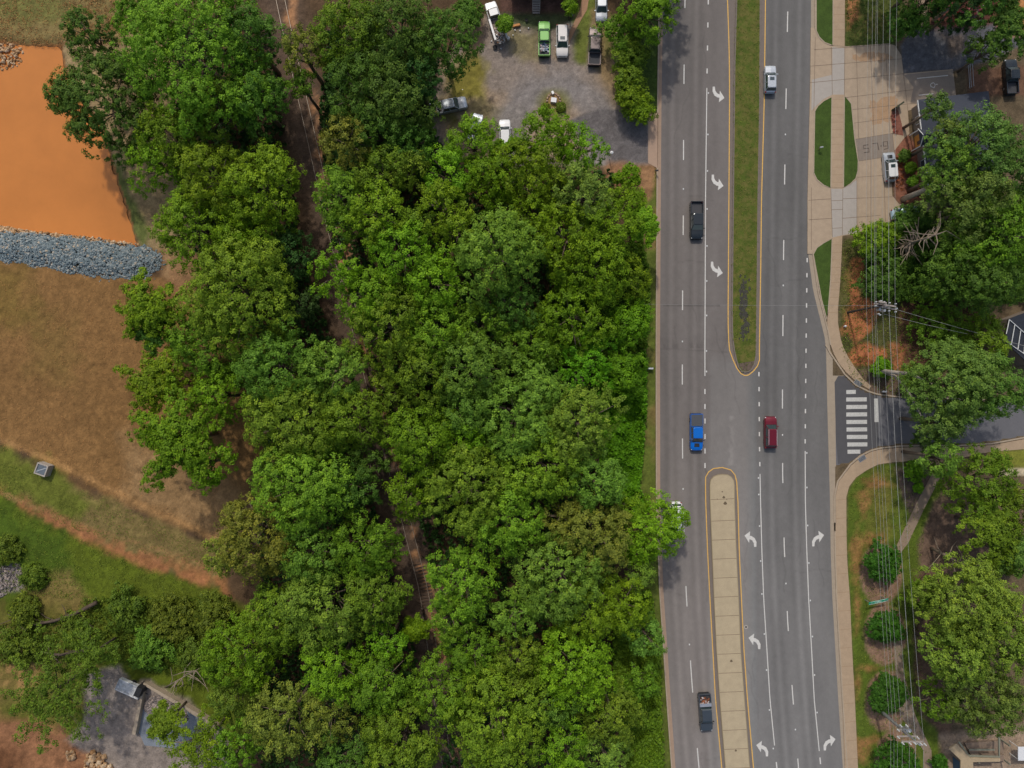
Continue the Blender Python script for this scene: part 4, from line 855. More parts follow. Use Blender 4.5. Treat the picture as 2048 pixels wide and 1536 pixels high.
SHR = [
(1767, 1126, 39, 3.4, 'bush', 'S', "uppermost clipped round shrub, just above the green street sign", "round clipped shrubs in mulch"),
(1773, 1256, 36, 3.1, 'bush', 'S', "clipped round shrub just below the green street sign", "round clipped shrubs in mulch"),
(1779, 1388, 41, 3.7, 'bush', 'S', "clipped round shrub touching the foot of the lower utility pole", "round clipped shrubs in mulch"),
(1796, 1524, 44, 3.6, 'bush', 'S', "lowest clipped round shrub, cut by the bottom edge", "round clipped shrubs in mulch"),
(1829, 944, 22, 2.2, 'bush', 'B', "low bright shrub at the start of the garden path", None),
(1838, 976, 9, 1.4, 'bush', 'B', "tiny bright shrub beside the garden path", None),
(1092, 216, 9, .7, 'bush', 'W', "low weeds below the white box in the stone ring", None),
(1122, 214, 9, .7, 'bush', 'W', "low weeds at the yard island's east edge", None),
(1258, 352, 27, 4, 'bush', 'Y', "lone shrub on bare soil by the driveway entrance", None),
(1142, 12, 16, 4.5, 'broad', 'YB', "bright potted shrub near the wooden stairs", None),
(1752, 478, 40, 5.5, 'vine', 'YB', "bright yellow-green shrub under the power lines", None),
(1770, 545, 55, 6, 'vine', 'D', "dark bluish shrub mass between sidewalk and bare branches", None),
(1822, 440, 26, 3.5, 'vine', 'D', "dark shrub hiding the pale blue car", None),
(1880, 640, 55, 4, 'vine', 'G', "low green thicket on brown soil above the round street tree", None),
(1965, 660, 40, 4, 'vine', 'G', "low green shrub beside the wire fence", None),
(1810, 310, 12, 1.5, 'bush', 'D', "small dark shrub by the office door", "shrubs along the office wall"),
(1822, 335, 11, 1.5, 'bush', 'G', "small green shrub under the office's second window", "shrubs along the office wall"),
(1827, 362, 10, 1.4, 'bush', 'G', "small green shrub at the end of the office bed", "shrubs along the office wall"),
(1848, 1190, 40, 4, 'open', 'G', "straggly shrub in the mulch below the pale rounded tree", None),
(1765, 735, 22, 2.5, 'bush', 'B', "bright shrub at the foot of the forked trunk", None),
(1830, 755, 30, 3, 'open', 'G', "loose green shrub under the forked trunk", None),
(1862, 880, 34, 5, 'open', 'D', "dark shrub in the shade at the side street's kerb", None),
(1880, 1525, 16, 1.6, 'bush', 'S', "small round shrub before the wooden porch", None),
(1243, 60, 38, 5, 'vine', 'G', "uppermost clump of the roadside hedge, under the overhanging tree", "hedge between yard and road"),
(1262, 105, 32, 5, 'vine', 'G', "second clump of the roadside hedge", "hedge between yard and road"),
(1258, 150, 26, 4.5, 'vine', 'G', "middle clump of the roadside hedge beside the dark brown pickup", "hedge between yard and road"),
(1262, 190, 26, 4.5, 'vine', 'Y', "yellowish fourth clump of the roadside hedge", "hedge between yard and road"),
(1282, 216, 24, 4, 'vine', 'Y', "lowest hedge clump at the corner of the driveway", "hedge between yard and road"),
(250, 1215, 40, 1.6, 'vine', 'W', "low bright scrub below the green bank", None),
(345, 1240, 50, 2, 'vine', 'W', "wide low scrub between the green bank and the gravel yard", None),
(430, 1230, 45, 2.6, 'vine', 'W', "low scrub at the foot of the olive-brown tree", None),
(300, 1300, 46, 2.2, 'vine', 'GO', "dark scrub above the storage bay", None),
(395, 1320, 45, 2.4, 'vine', 'W', "light scrub above the gravel heap", None),
(50, 1222, 26, 1.2, 'vine', 'W', "light scrub under the fallen dark trunk", None),
(40, 1290, 45, 1.6, 'vine', 'W', "sprawling scrub at the photo's lower corner", None),
(150, 1262, 30, 1.4, 'vine', 'W', "green scrub between the two fallen trunks", None),
(14, 1100, 24, .8, 'vine', 'W', "small dark scrub by the stone spill", None),
(66, 1150, 18, .8, 'vine', 'W', "little green scrub at the tip of the stone spill", None),
(2015, 1130, 24, 3, 'open', 'G', "small shrub beside a dark wall under the feathery tree", None),
(935, 25, 24, 3.5, 'vine', 'D', "dark shrub at the top edge next to the white utility truck", None),
]
for (x, y, r, h, kd, c, lb, gp) in SHR: tree(x, y, r, h, kd, c, lb, "shrub", "shrub", gp, trunk=(kd != 'bush'))
# undergrowth and roadside vines: nobody could count these
def cover(name, poly, n, z0, z1, s, c, seed, per=7, spread=.35):
    g = np.random.default_rng(seed); pa = np.array(poly); pts = g.uniform(pa.min(0), pa.max(0), (n * 3, 2)); d = sdist(poly, pts[:, 0], pts[:, 1]); pts = pts[d < 0][:n]; n = len(pts)
    x = (pts[:, 0] - 1024) / S; y = (768 - pts[:, 1]) / S; hh = fbm(x * .35, y * .35, 3); z = z0 + (z1 - z0) * np.clip((hh - .25) * 2, 0, 1) * g.uniform(.6, 1, n)
    k = (H - z) / H; lo = np.stack([x * k, y * k, z], -1); C = np.repeat(lo, per, 0); m = len(C); off = unit(m, g) * spread * g.random((m, 1)) ** .4 * np.array((1, 1, .5)); C = C + off
    nn = unit(m, g) * .7 + np.array((0, 0, .6)); nn /= np.linalg.norm(nn, axis=1, keepdims=True); t = np.cross(nn, unit(m, g)); t /= np.linalg.norm(t, axis=1, keepdims=True); b = np.cross(nn, t)
    t = t * s * .6; b = b * s * .38; V = np.stack([C - t, C - b, C + t, C + b], 1).reshape(-1, 3); T = np.repeat(np.clip(.45 + .25 * g.normal(size=m), 0, 1), 4)
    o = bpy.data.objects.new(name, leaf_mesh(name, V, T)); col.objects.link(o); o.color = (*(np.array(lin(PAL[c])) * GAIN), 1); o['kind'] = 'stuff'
cover("roadside_vines", [(1200, 760), (1290, 700), (1292, 800), (1285, 900), (1278, 980), (1300, 1020), (1240, 1040), (1200, 950)], 5200, .6, 4.0, .42, 'B', 3)
cover("roadside_vines", [(1180, 500), (1285, 480), (1300, 560), (1292, 700), (1200, 720), (1050, 740), (1050, 640)], 4200, .6, 3.5, .42, 'G', 4)
cover("roadside_vines", [(1225, 1200), (1300, 1180), (1320, 1290), (1322, 1420), (1328, 1540), (1260, 1560), (1230, 1400)], 3600, .5, 3.0, .4, 'G', 5)
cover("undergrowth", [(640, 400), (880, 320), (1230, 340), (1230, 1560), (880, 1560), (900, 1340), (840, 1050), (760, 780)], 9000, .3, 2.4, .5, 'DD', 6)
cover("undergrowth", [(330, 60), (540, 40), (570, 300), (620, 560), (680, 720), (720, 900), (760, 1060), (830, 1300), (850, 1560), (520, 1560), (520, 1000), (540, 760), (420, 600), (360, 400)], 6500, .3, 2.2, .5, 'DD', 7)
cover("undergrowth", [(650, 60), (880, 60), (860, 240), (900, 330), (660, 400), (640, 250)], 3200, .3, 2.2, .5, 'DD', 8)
cover("undergrowth", [(170, 1195), (460, 1190), (480, 1300), (420, 1350), (300, 1345), (230, 1320), (150, 1320), (60, 1330), (-40, 1330), (-40, 1260), (60, 1240), (150, 1235)], 2000, .1, .8, .28, 'W', 9)
cover("leaf_litter", [(1684, 480), (1960, 480), (1960, 740), (1800, 790), (1711, 770), (1680, 690)], 3500, .1, .16, .2, 'GR', 28, 3, .4)
cover("undergrowth", [(1800, 430), (2080, 420), (2080, 600), (1900, 600), (1740, 600), (1730, 520)], 3200, .3, 2.2, .5, 'D', 10)
cover("grass", [(-60, 990), (60, 1035), (180, 1088), (290, 1138), (440, 1182), (480, 1230), (180, 1200), (60, 1190), (-60, 1180)], 2600, .1, .15, .16, 'GR', 21, 4, .4)
cover("grass", [(-60, 905), (90, 950), (250, 1015), (420, 1095), (440, 1150), (260, 1095), (100, 1040), (-60, 960)], 1500, .1, .14, .14, 'GR', 22, 4, .4)
cover("straw", [(-60, 560), (520, 560), (520, 1000), (430, 1080), (250, 1010), (110, 935), (-60, 880)], 5000, .08, .11, .13, 'ST', 23, 3, .5)
cover("straw", [(-60, -60), (250, -60), (240, 90), (118, 92), (-60, 82)], 2500, .1, .15, .16, 'ST', 24, 5, .35)
cover("grass", mg, 1500, .155, .17, .13, 'GR', 25, 4, .35)
cover("grass", [(1691, -60), (1800, -60), (1790, 88), (1691, 93)], 1300, .1, .13, .14, 'LW', 26, 5, .25)
cover("grass", [(1698, 1000), (1712, 957), (1790, 928), (1850, 1000), (1840, 1250), (1870, 1540), (1720, 1540), (1706, 1300)], 2500, .1, .13, .15, 'GR', 27, 4, .25)
# bare wood
def bare(name, px, label, cat, pts, rs, twigs=0, seed=1, m=M_dead):
    g = np.random.default_rng(seed); P0 = W(*pts[0][:2], pts[0][2]); m_ = MB(); root = empty(name, (P0.x, P0.y, 0), label=label, cat=cat)
    vs = [W(a, b, c) - Vector((P0.x, P0.y, 0)) for a, b, c in pts]; m_.tube(vs, rs, 7); m_.build("trunk", m, root, smooth=True)
    if twigs:
        b_ = MB()
        for i in range(twigs):
            t = g.uniform(.15, .95) * (len(vs) - 1); k_ = int(t); p0 = vs[k_].lerp(vs[min(k_ + 1, len(vs) - 1)], t - k_)
            d = Vector((g.normal(), g.normal(), g.uniform(-.2, .5))).normalized() * g.uniform(1.4, 3.8); d2 = d + Vector((g.normal(), g.normal(), 0)) * .7
            b_.tube([p0, p0 + d * .5, p0 + d2], [.09, .06, .03], 5)
        b_.build("branches", m, root)
    return root
bare("bare_tree", 0, "leaning bare grey tree with many dead branches in front of the dark foliage", "dead tree", [(1791, 495, .1), (1822, 485, 5), (1850, 477, 9), (1882, 466, 12)], [.3, .22, .16, .08], 44, 2)
bare("fallen_trunk", 0, "long dark fallen trunk bent across the weeds below the green bank", "fallen trunk", [(193, 1205, 1.2), (150, 1228, .9), (108, 1242, .7), (62, 1250, .6), (45, 1240, .8), (15, 1228, .7)], [.34, .3, .24, .2, .14, .06], 10, 3, mat("wet_bark", lin((84, 72, 62)), .95, nscale=2, namt=.3))
bare("fallen_trunk", 0, "short dark fallen trunk with a split pale end above the branchy tree", "fallen trunk", [(188, 1299, 3), (150, 1303, 2.6), (122, 1310, 2), (88, 1305, 1.5)], [.3, .26, .2, .07], 9, 4, MATS["wet_bark"])
bare("bare_tree", 0, "thin bare branches standing out of the scrub beside the storage bay", "dead tree", [(330, 1375, .2), (360, 1358, 2.4), (400, 1336, 4)], [.12, .08, .03], 16, 5)
bare("bare_tree", 0, "forked leaning trunk with a cut stub between mulch and pale tree", "dead tree", [(1862, 1096, .1), (1890, 1110, 4), (1920, 1126, 7), (1955, 1136, 10)], [.26, .2, .14, .08], 12, 6)
# street tree's big limbs
bare("forked_trunk", 0, "pale forked limbs leaning from the corner bed toward the round street tree", "tree trunk", [(1746, 740, .1), (1790, 745, 5), (1822, 748, 8.5), (1870, 770, 12)], [.4, .32, .26, .14], 0, 7, mat("pale_bark", lin((168, 158, 144)), .95, nscale=2, namt=.25))
bare("forked_trunk", 0, "pale limb curving down over the side street's mouth", "tree trunk", [(1760, 743, .3), (1790, 752, 4), (1812, 775, 7), (1832, 808, 9.5), (1842, 832, 11)], [.26, .22, .18, .14, .08], 0, 8, MATS["pale_bark"])
bare("forked_trunk", 0, "thick pale trunk rising from the mulch beside the office forecourt", "tree trunk", [(1806, 398, .1), (1835, 386, 4.5), (1870, 371, 9.5), (1905, 372, 12)], [.5, .42, .34, .2], 0, 9, MATS["pale_bark"])
bare("forked_trunk", 0, "grey leaning trunk under the dark trees above the small asphalt yard", "tree trunk", [(1866, 40, .1), (1882, 28, 4), (1902, 14, 8)], [.34, .28, .2], 0, 10, MATS["pale_bark"])
# ------------------------------------------------------------------ vehicles
M_tyre = mat("tyre_rubber", (.02, .02, .02), .85); M_rim = mat("alloy_rim", (.35, .35, .36), .35, .8)
M_glass = mat("dark_tinted_glass", (.035, .055, .06), .12, spec=.9, coat=.6); M_trim = mat("black_trim", (.025, .025, .027), .6)
M_lamp = mat("headlamp_lens", (.7, .72, .74), .15); M_tail = mat("tail_lamp_red", (.35, .02, .02), .3); M_plate = mat("bed_liner", (.06, .06, .065), .8)
def paint(n, c, metal=.2, rough=.32): return mat("paint_" + n, c, rough, metal, .5, coat=.4)
def ring(x, w, zb, zt, r=.12):
    return [(x, -w, zb), (x, -w * 1.0, zt - r), (x, -w + r, zt), (x, 0, zt + .03), (x, w - r, zt), (x, w, zt - r), (x, w, zb)]
def vehicle(name, cat, px, py, head, kind, pt, label, Lg=4.8, Wd=1.9, Ht=1.75, group=None, roofmat=None, rails=False, sunroof=False, tonneau=False, z=0.0, hoodmat=None, toolbox=None, cutcab=1.0):
    # head: direction of travel, degrees, 0 = east, 90 = up the photo
    root = empty(name, W(px, py, .0) * ((H - Ht * .6) / H) + Vector((0, 0, z)), R_(head), label=label, cat=cat, group=group)
    w = Wd / 2; hl = Lg / 2; pick = kind == 'pickup'
    b = MB(); belt = 1.02 if not pick else 1.12
    if kind == 'car': belt = .9
    cowl = hl - (1.25 if not pick else 1.35); bedx = -hl + (1.95 if pick else 0)
    st = [(hl + .03, w * .52, .42, belt - .36), (hl - .05, w * .78, .36, belt - .25), (hl - .2, w * .91, .3, belt - .16), (hl - .42, w * .98, .28, belt - .09), (hl - .7, w, .27, belt - .04), (cowl, w, .27, belt)]
    if pick: st += [(bedx, w, .27, belt)]
    else: st += [(-hl + .7, w, .27, belt), (-hl + .25, w * .97, .28, belt - .03), (-hl + .08, w * .88, .32, belt - .08), (-hl, w * .72, .4, belt - .16)]
    b.loft([ring(*s_, r=.1) for s_ in st][::-1]); 
    # roof pillars belong to the body
    xf = cowl - .02; xr = bedx + .03 if pick else -hl + (.22 if kind != 'car' else .75)
    tx = xf - (.72 if kind != 'car' else .85); rx = xr + (.12 if pick else (.30 if kind != 'car' else .55)); wt = w - .27; zt = Ht
    body = b.build("body", pt, root, smooth=False)
    g = MB(); base_ = [(xf, -w + .07), (xf, w - .07), (xr, w - .07), (xr, -w + .07)]; top_ = [(tx, -wt), (tx, wt), (rx, wt), (rx, -wt)]
    def frus(mb, bq, tq, z0, z1): mb.add([(x, y, z0) for x, y in bq] + [(x, y, z1) for x, y in tq], [(3, 2, 1, 0), (4, 5, 6, 7), (0, 1, 5, 4), (1, 2, 6, 5), (2, 3, 7, 6), (3, 0, 4, 7)])
    frus(g, base_, top_, belt - .02, zt - .05); g.build("windows", M_glass, root)
    r_ = MB(); e = .045; n_ = 7; rr = []
    for i, (zz, s_) in enumerate(((zt - .07, 1.0), (zt - .015, .98), (zt + .015, .9))):
        cx, ln, wd = (tx + rx) / 2, (tx - rx) / 2 + e, wt + e; c_ = .16; a = ln * s_; bb = wd * s_
        rr.append([(cx + a - c_, -bb, zz), (cx + a, -bb + c_, zz), (cx + a, bb - c_, zz), (cx + a - c_, bb, zz), (cx - a + c_, bb, zz), (cx - a, bb - c_, zz), (cx - a, -bb + c_, zz), (cx - a + c_, -bb, zz)])
    r_.loft(rr); r_.build("roof", roofmat or pt, root)
    for sy in (-1, 1):
        for (bx, by), (ux, uy) in (((xf, w - .06), (tx, wt + .01)), ((xr, w - .06), (rx, wt + .01)), (((xf + xr) / 2 - .1, w - .055), ((tx + rx) / 2 - .1, wt + .015))):
            p_ = MB(); p_.tube([(bx, sy * by, belt - .03), (ux, sy * uy, zt - .05)], .05, 5); p_.build("pillar", pt, root)
    if pick:
        q = MB(); t = .13; fl = .72
        q.box(((bedx - hl) / 2, 0, (fl + .27) / 2), (bedx + hl - .02, Wd - .02, fl - .27))
        for sy in (-1, 1): q.box(((bedx - hl) / 2 - .005, sy * (w - t / 2), (fl + belt + .02) / 2), (bedx + hl - .02, t, belt + .02 - fl))
        q.box((bedx - .06, 0, (fl + belt) / 2), (.1, Wd - 2 * t - .01, belt - fl - .01)); q.build("bed", pt, root)
        tg = MB(); tg.box((-hl - .03, 0, .95), (.09, Wd - .12, belt - .66)); tg.build("tailgate", pt, root)
        li = MB(); li.box(((bedx - hl) / 2 - .02, 0, fl + .012), (bedx + hl - .28, Wd - 2 * t - .04, .02)); li.build("bed_liner", M_plate, root)
        if tonneau:
            tn = MB(); tn.box(((bedx - hl) / 2 - .01, 0, belt + .045), (bedx + hl - .08, Wd - .12, .04))
            for i in range(3): tn.box((bedx - .5 - i * .45, 0, belt + .069), (.03, Wd - .16, .008))
            tn.build("tonneau_cover", mat("grey_vinyl_cover", (.075, .08, .09), .6), root)
        if toolbox: tb = MB(); tb.box((bedx - .38, 0, belt + .1), (.5, Wd - .08, .36), taper=.97); tb.build("toolbox", toolbox, root)
    bp = MB(); bp.box((hl - .04, 0, .46), (.2, Wd * .84, .2), taper=.92); bp.box((-hl + (.02 if not pick else -.08), 0, .46), (.16, Wd * .86, .2), taper=.92); bp.build("bumpers", M_trim if pick else pt, root)
    for sy in (-1, 1):
        h_ = MB(); h_.box((hl - .2, sy * w * .74, belt - .3), (.22, .34, .16), rz=-sy * .45, taper=.8); h_.build("headlight", M_lamp, root)
        h_ = MB(); h_.box((-hl + .05, sy * w * .86, belt - .2), (.12, .16, .3)); h_.build("tail_light", M_tail, root)
        h_ = MB(); h_.box((xf - .28, sy * (w + .12), belt + .08), (.13, .24, .17), taper=.85); h_.build("side_mirror", M_trim if pick else pt, root)
        if rails: h_ = MB(); h_.tube([(tx - .05, sy * (wt - .05), zt + .02), (tx - .15, sy * (wt - .05), zt + .07), (rx + .15, sy * (wt - .05), zt + .07), (rx + .05, sy * (wt - .05), zt + .02)], .022, 5); h_.build("roof_rail", M_lamp, root)
        for sx in (hl - .95, -hl + 1.0):
            wh = MB(); wh.tube([(0, -.11, 0), (0, .11, 0)], .35, 16); o = wh.build("wheel", M_tyre, root, loc=(sx, sy * (w - .12), .35))
            ri = MB(); ri.tube([(0, -.118, 0), (0, .118, 0)], .2, 12); ri.build("rim", M_rim, o)
    m2 = MB(); m2.box((cowl - .02, 0, belt + .02), (.05, Wd * .8, .03)); m2.build('cowl_panel', M_trim, root)
    if sunroof: h_ = MB(); h_.box((tx - .5, 0, zt + .018), (.55, wt * 1.1, .012)); h_.build("sunroof", M_glass, root)
    if hoodmat: h_ = MB(); h_.box((cowl + .45, 0, belt + .008), (.62, Wd * .42, .05), taper=.9); h_.build("hood_scoop", hoodmat, root)
    gr = MB(); gr.box((hl + .005, 0, belt - .42), (.05, Wd * .5, .2)); gr.build("grille", M_trim, root)
    return root
W_ = paint("white", (.72, .72, .72), 0, .3); WW = paint("cream", (.68, .64, .6), 0, .35); SV = paint("silver", (.5, .53, .56), .5, .35)
BK = paint("black", (.02, .026, .03), .2, .25); BL = paint("blue", (.0, .15, .6), .2, .28); RD = paint("maroon", (.17, .008, .02), .35, .3); GN = paint("lime", (.16, .4, .08), .1, .4)
BR = paint("bronze", (.15, .12, .115), .5, .35); GY = paint("charcoal", (.07, .085, .1), .4, .35)
vehicle("pickup_truck", "pickup", 1394, 865, -90, 'pickup', BL, "bright blue pickup with a grey bed cover driving down the dark road", 5.9, 2.0, 1.95, tonneau=True, hoodmat=M_trim)
vehicle("suv", "car", 1542.5, 865, 90, 'suv', RD, "dark red estate car with roof rails beside the median opening", 5.1, 1.95, 1.75, rails=True)
vehicle("pickup_truck", "pickup", 1394.5, 440, -90, 'pickup', BK, "black pickup with an open bed driving beside the grass median", 6.0, 2.05, 1.95)
vehicle("suv", "car", 1541.5, 157, 90, 'suv', SV, "silvery white car with a dark sunroof driving beside the grass median", 4.4, 1.85, 1.65, sunroof=True)
vehicle("pickup_truck", "pickup", 1412, 1427, -86, 'pickup', GY, "dark grey pickup with a silver toolbox passing the concrete median", 6.0, 2.0, 1.9, toolbox=mat("aluminium_box", (.5, .52, .56), .35, .6))
vehicle("suv", "car", 1352.5, 1034, -90, 'suv', W_, "white car half hidden under the bright roadside tree", 4.7, 1.9, 1.7)
vehicle("pickup_truck", "pickup", 1088.5, 76, 90, 'pickup', GN, "lime green pickup with a bed full of cans in the gravel yard", 5.6, 1.9, 1.8, z=.1)
vehicle("suv", "car", 1124.5, 80, -90, 'suv', WW, "cream car with roof rails and sunroof parked beside the green pickup", 5.1, 1.95, 1.75, rails=True, sunroof=True, z=.1)
vehicle("pickup_truck", "pickup", 1190, 91, 88, 'pickup', BR, "brown bronze pickup with an empty bed on the grass strip", 6.1, 2.05, 1.95, z=.1)
vehicle("suv", "car", 1203, 12, -90, 'suv', SV, "silver car cut by the top edge above the brown pickup", 4.8, 1.9, 1.7, z=.1)
vehicle("pickup_truck", "pickup", 897, 211, 13, 'pickup', SV, "silver pickup with a loaded bed under the dark tree's edge", 6.0, 1.95, 1.85, z=.1)
vehicle("car", "car", 950, 254, 75, 'car', SV, "silver car mostly hidden by yellow-green branches", 4.4, 1.8, 1.4, z=.1)
vehicle("suv", "car", 1010, 268, 92, 'suv', W_, "white car nosing out of the trees below the gravel yard", 4.8, 1.85, 1.65, z=.1)
vehicle("suv", "car", 1781, 333, 95, 'suv', SV, "silver car with a black bonnet and roof bars on the office forecourt", 4.7, 1.9, 1.7, z=.12, roofmat=W_, sunroof=True, hoodmat=M_trim)
vehicle("car", "car", 1812, 426, 8, 'car', paint("pale_blue", (.42, .55, .62), .3, .3), "pale blue car buried under the forecourt's lower tree", 4.6, 1.8, 1.4, z=.12)
vehicle("car", "car", 1945, 26, 15, 'car', RD, "red car in deep shade under the very dark tree", 4.5, 1.8, 1.45, z=.1)
vehicle("pickup_truck", "pickup", 2024, 152, 93, 'pickup', BK, "black pickup parked in shade behind the office yard", 5.6, 1.95, 1.85, z=.1)
# utility truck with open boxes
u = empty("utility_truck", W(991, 47) + Vector((0, 0, .1)), R_(107), label="white utility truck piled with scrap and missing bed parts under small branches", cat="utility truck")
b = MB(); b.loft([ring(*s_) for s_ in [(3.1, .7, .4, .8), (2.95, .9, .35, 1.0), (1.9, .98, .3, 1.15), (.3, .98, .3, 1.2)]][::-1]); b.build("body", W_, u)
b = MB(); b.box((-1.5, 0, .7), (3.5, 1.6, .3)); b.build("bed", mat("rusty_bed", (.2, .16, .13), .8, nscale=4, namt=.5), u)
for sy in (-1, 1): b = MB(); b.box((-1.5, sy * .95, 1.1), (3.5, .3, .6)); b.build("side_bin", W_, u)
b = MB(); b.box((1.0, 0, 1.5), (1.5, 1.75, .7), taper=.8); b.build("windows", M_glass, u); b = MB(); b.box((.9, 0, 1.88), (1.1, 1.4, .07), taper=.95); b.build("roof", W_, u)
for sx in (2.1, -2.3):
    for sy in (-.85, .85):
        wh = MB(); wh.tube([(0, -.12, 0), (0, .12, 0)], .38, 16); o = wh.build("wheel", M_tyre, u, loc=(sx, sy, .38)); ri = MB(); ri.tube([(0, -.13, 0), (0, .13, 0)], .2, 12); ri.build("rim", M_rim, o)
for sy in (-.6, .6): h_ = MB(); h_.box((3.02, sy, .8), (.12, .3, .16)); h_.build("headlight", M_lamp, u)
def junk(px, py, rz, dims, n, ramp, label, cat, zb=.85, name="scrap_load"):
    g = np.random.default_rng(int(px)); m_ = MB(); lx, ly, lz = dims
    for i in range(n):
        x, y = g.uniform(-lx / 2, lx / 2), g.uniform(-ly / 2, ly / 2); s_ = g.uniform(.08, .26); m_.box((x, y, g.uniform(.05, lz)), (s_, s_ * g.uniform(.4, 1.6), s_ * .7), g.uniform(0, 3))
    c = W(px, py, 1.2); o = m_.build(name, island_mat("junk_%d" % px, ramp), loc=(c.x, c.y, zb)); o.rotation_euler = (0, 0, R_(rz)); return tag(o, label, cat)
J1 = [(0, (40, 50, 70)), (.3, (190, 190, 190)), (.6, (60, 110, 150)), (.8, (210, 205, 200)), (1, (150, 60, 50))]
J2 = [(0, (80, 60, 50)), (.4, (200, 196, 190)), (.7, (150, 110, 80)), (1, (230, 228, 224))]
junk(1089, 93, 90, (1.5, 1.3, .35), 130, J1, "jumble of coloured cans and bags filling the green pickup's bed", "cans")
junk(999, 70, 107, (2.6, 1.3, .5), 150, J2, "heap of pale scrap piled on the utility truck's bed", "scrap")
junk(877, 216, 13, (1.6, 1.3, .3), 60, J2, "brown and pale scrap in the silver pickup's bed", "scrap")
junk(1410, 1403, 90, (1.2, 1.3, .35), 60, [(0, (60, 50, 44)), (.5, (150, 90, 60)), (1, (210, 210, 210))], "tools and planks loaded behind the grey pickup's toolbox", "tools")
# ------------------------------------------------------------------ utility poles and wires
M_pole = mat("dark_pole_wood", lin((74, 64, 58)), .9, nscale=3, namt=.2); M_galv = mat("galvanised_steel", (.42, .43, .44), .45, .7); M_wire = mat("grey_cable", (.34, .34, .32), .6, .1); M_arm = mat("weathered_arm", lin((150, 140, 132)), .9); M_ins = mat("pale_insulator", (.6, .62, .62), .3)
p1 = W(1695, 625); P1 = empty("utility_pole", (p1.x, p1.y, 0), label="dark wooden utility pole with stacked steel crossarms over red clay", cat="utility pole")
m_ = MB(); m_.tube([(0, 0, -.2), (0, 0, 11)], [.19, .13], 10); m_.build("pole", M_pole, P1)
top1 = W(1770, 614, 10.6) - Vector((p1.x, p1.y, 0))
for i, (a_, b_, z_) in enumerate((((1748, 607), (1792, 613), 10.2), ((1752, 612), (1793, 619), 9.8), ((1757, 603), (1773, 606), 10.8))):
    m_ = MB(); A_ = W(*a_, z_) - Vector((p1.x, p1.y, 0)); B_ = W(*b_, z_) - Vector((p1.x, p1.y, 0)); d_ = B_ - A_
    m_.box(tuple((A_ + B_) / 2), (d_.length, .22, .16), math.atan2(d_.y, d_.x)); m_.build("crossarm", M_arm, P1)
for a_ in ((1751, 604), (1758, 603), (1761, 602), (1756, 628), (1759, 630), (1767, 604), (1778, 606), (1777, 622), (1790, 608), (1790, 624), (1750, 612), (1792, 617)):
    m_ = MB(); c_ = W(*a_, 10.3) - Vector((p1.x, p1.y, 0)); m_.tube([c_, c_ + Vector((0, .0, .38))], [.11, .07], 6); m_.build("insulator", M_ins, P1)
for a_ in ((1754, 620), (1763, 622), (1766, 612)):
    m_ = MB(); c_ = W(*a_, 8.8) - Vector((p1.x, p1.y, 0)); m_.tube([c_, c_ + Vector((0, 0, .9))], .22, 10); m_.build("cable_terminal", M_galv, P1)
p2 = W(1746, 1407); P2 = empty("utility_pole", (p2.x, p2.y, 0), label="tall galvanised utility pole with three transformer tiers by the round shrubs", cat="utility pole")
m_ = MB(); m_.tube([(0, 0, -.2), (0, 0, 13.2)], [.22, .14], 10); m_.build("pole", M_galv, P2)
# guy brace
m_ = MB(); m_.tube([(0, -.35, 0), (0, -.3, 9.5)], .06, 6); m_.build("conduit", M_galv, P2)
for a_, b_, z_ in (((1794, 1459), (1816, 1459), 8.6), ((1794, 1472), (1835, 1473), 10.4), ((1803, 1483), (1846, 1483), 12.6)):
    m_ = MB(); A_ = W(*a_, z_) - Vector((p2.x, p2.y, 0)); B_ = W(*b_, z_) - Vector((p2.x, p2.y, 0)); m_.box(tuple((A_ + B_) / 2), ((B_ - A_).length, .2, .15)); m_.build("crossarm", M_arm, P2)
for a_, z_ in (((1795, 1459), 8.6), ((1800, 1450), 8.6), ((1812, 1450), 8.6), ((1816, 1461), 8.6), ((1795, 1473), 10.4), ((1834, 1474), 10.4), ((1804, 1485), 12.6), ((1818, 1485), 12.6), ((1828, 1485), 12.6), ((1834, 1486), 12.6), ((1840, 1486), 12.6), ((1848, 1487), 12.6)):
    m_ = MB(); c_ = W(*a_, z_) - Vector((p2.x, p2.y, 0)); m_.tube([c_, c_ + Vector((0, 0, .55))], [.13, .08], 6); m_.build("insulator", M_ins, P2)
for a_ in ((1801, 1455), (1806, 1456), (1812, 1455)):
    m_ = MB(); c_ = W(*a_, 7.8) - Vector((p2.x, p2.y, 0)); m_.tube([c_, c_ + Vector((0, 0, 1.0))], .3, 12); m_.build("transformer", M_galv, P2)
def wire(a, b, sag, label, r=.018, group="power lines between the utility poles", n=16):
    m_ = MB(); A_, B_ = Vector(a), Vector(b); pts = []
    for i in range(n + 1):
        t = i / n; q = A_.lerp(B_, t); q.z -= sag * 4 * t * (1 - t); pts.append(q - A_)
    m_.tube(pts, r, 5); o = m_.build("power_line", M_wire, loc=A_); return tag(o, label, "power line", group)
y0 = [1739.4, 1748.3, 1755.6, 1758.7, 1770.4, 1783.7, 1797]; y1 = [1732.8, 1743.3, 1749.2, 1752, 1765, 1777.9, 1790.2]; y2 = [1781.6, 1788, 1795, 1804.6, 1818.8, 1830.8, 1847]; zz1 = [8.6, 9, 9, 9.3, 10.4, 10.5, 10.5]; zz2 = [8.4, 8.6, 8.8, 9.4, 12.8, 12.8, 12.9]
nm = ["outermost roadside", "second from the road", "third from the road", "fourth from the road", "fifth from the road", "thicker sixth", "farthest from the road"]
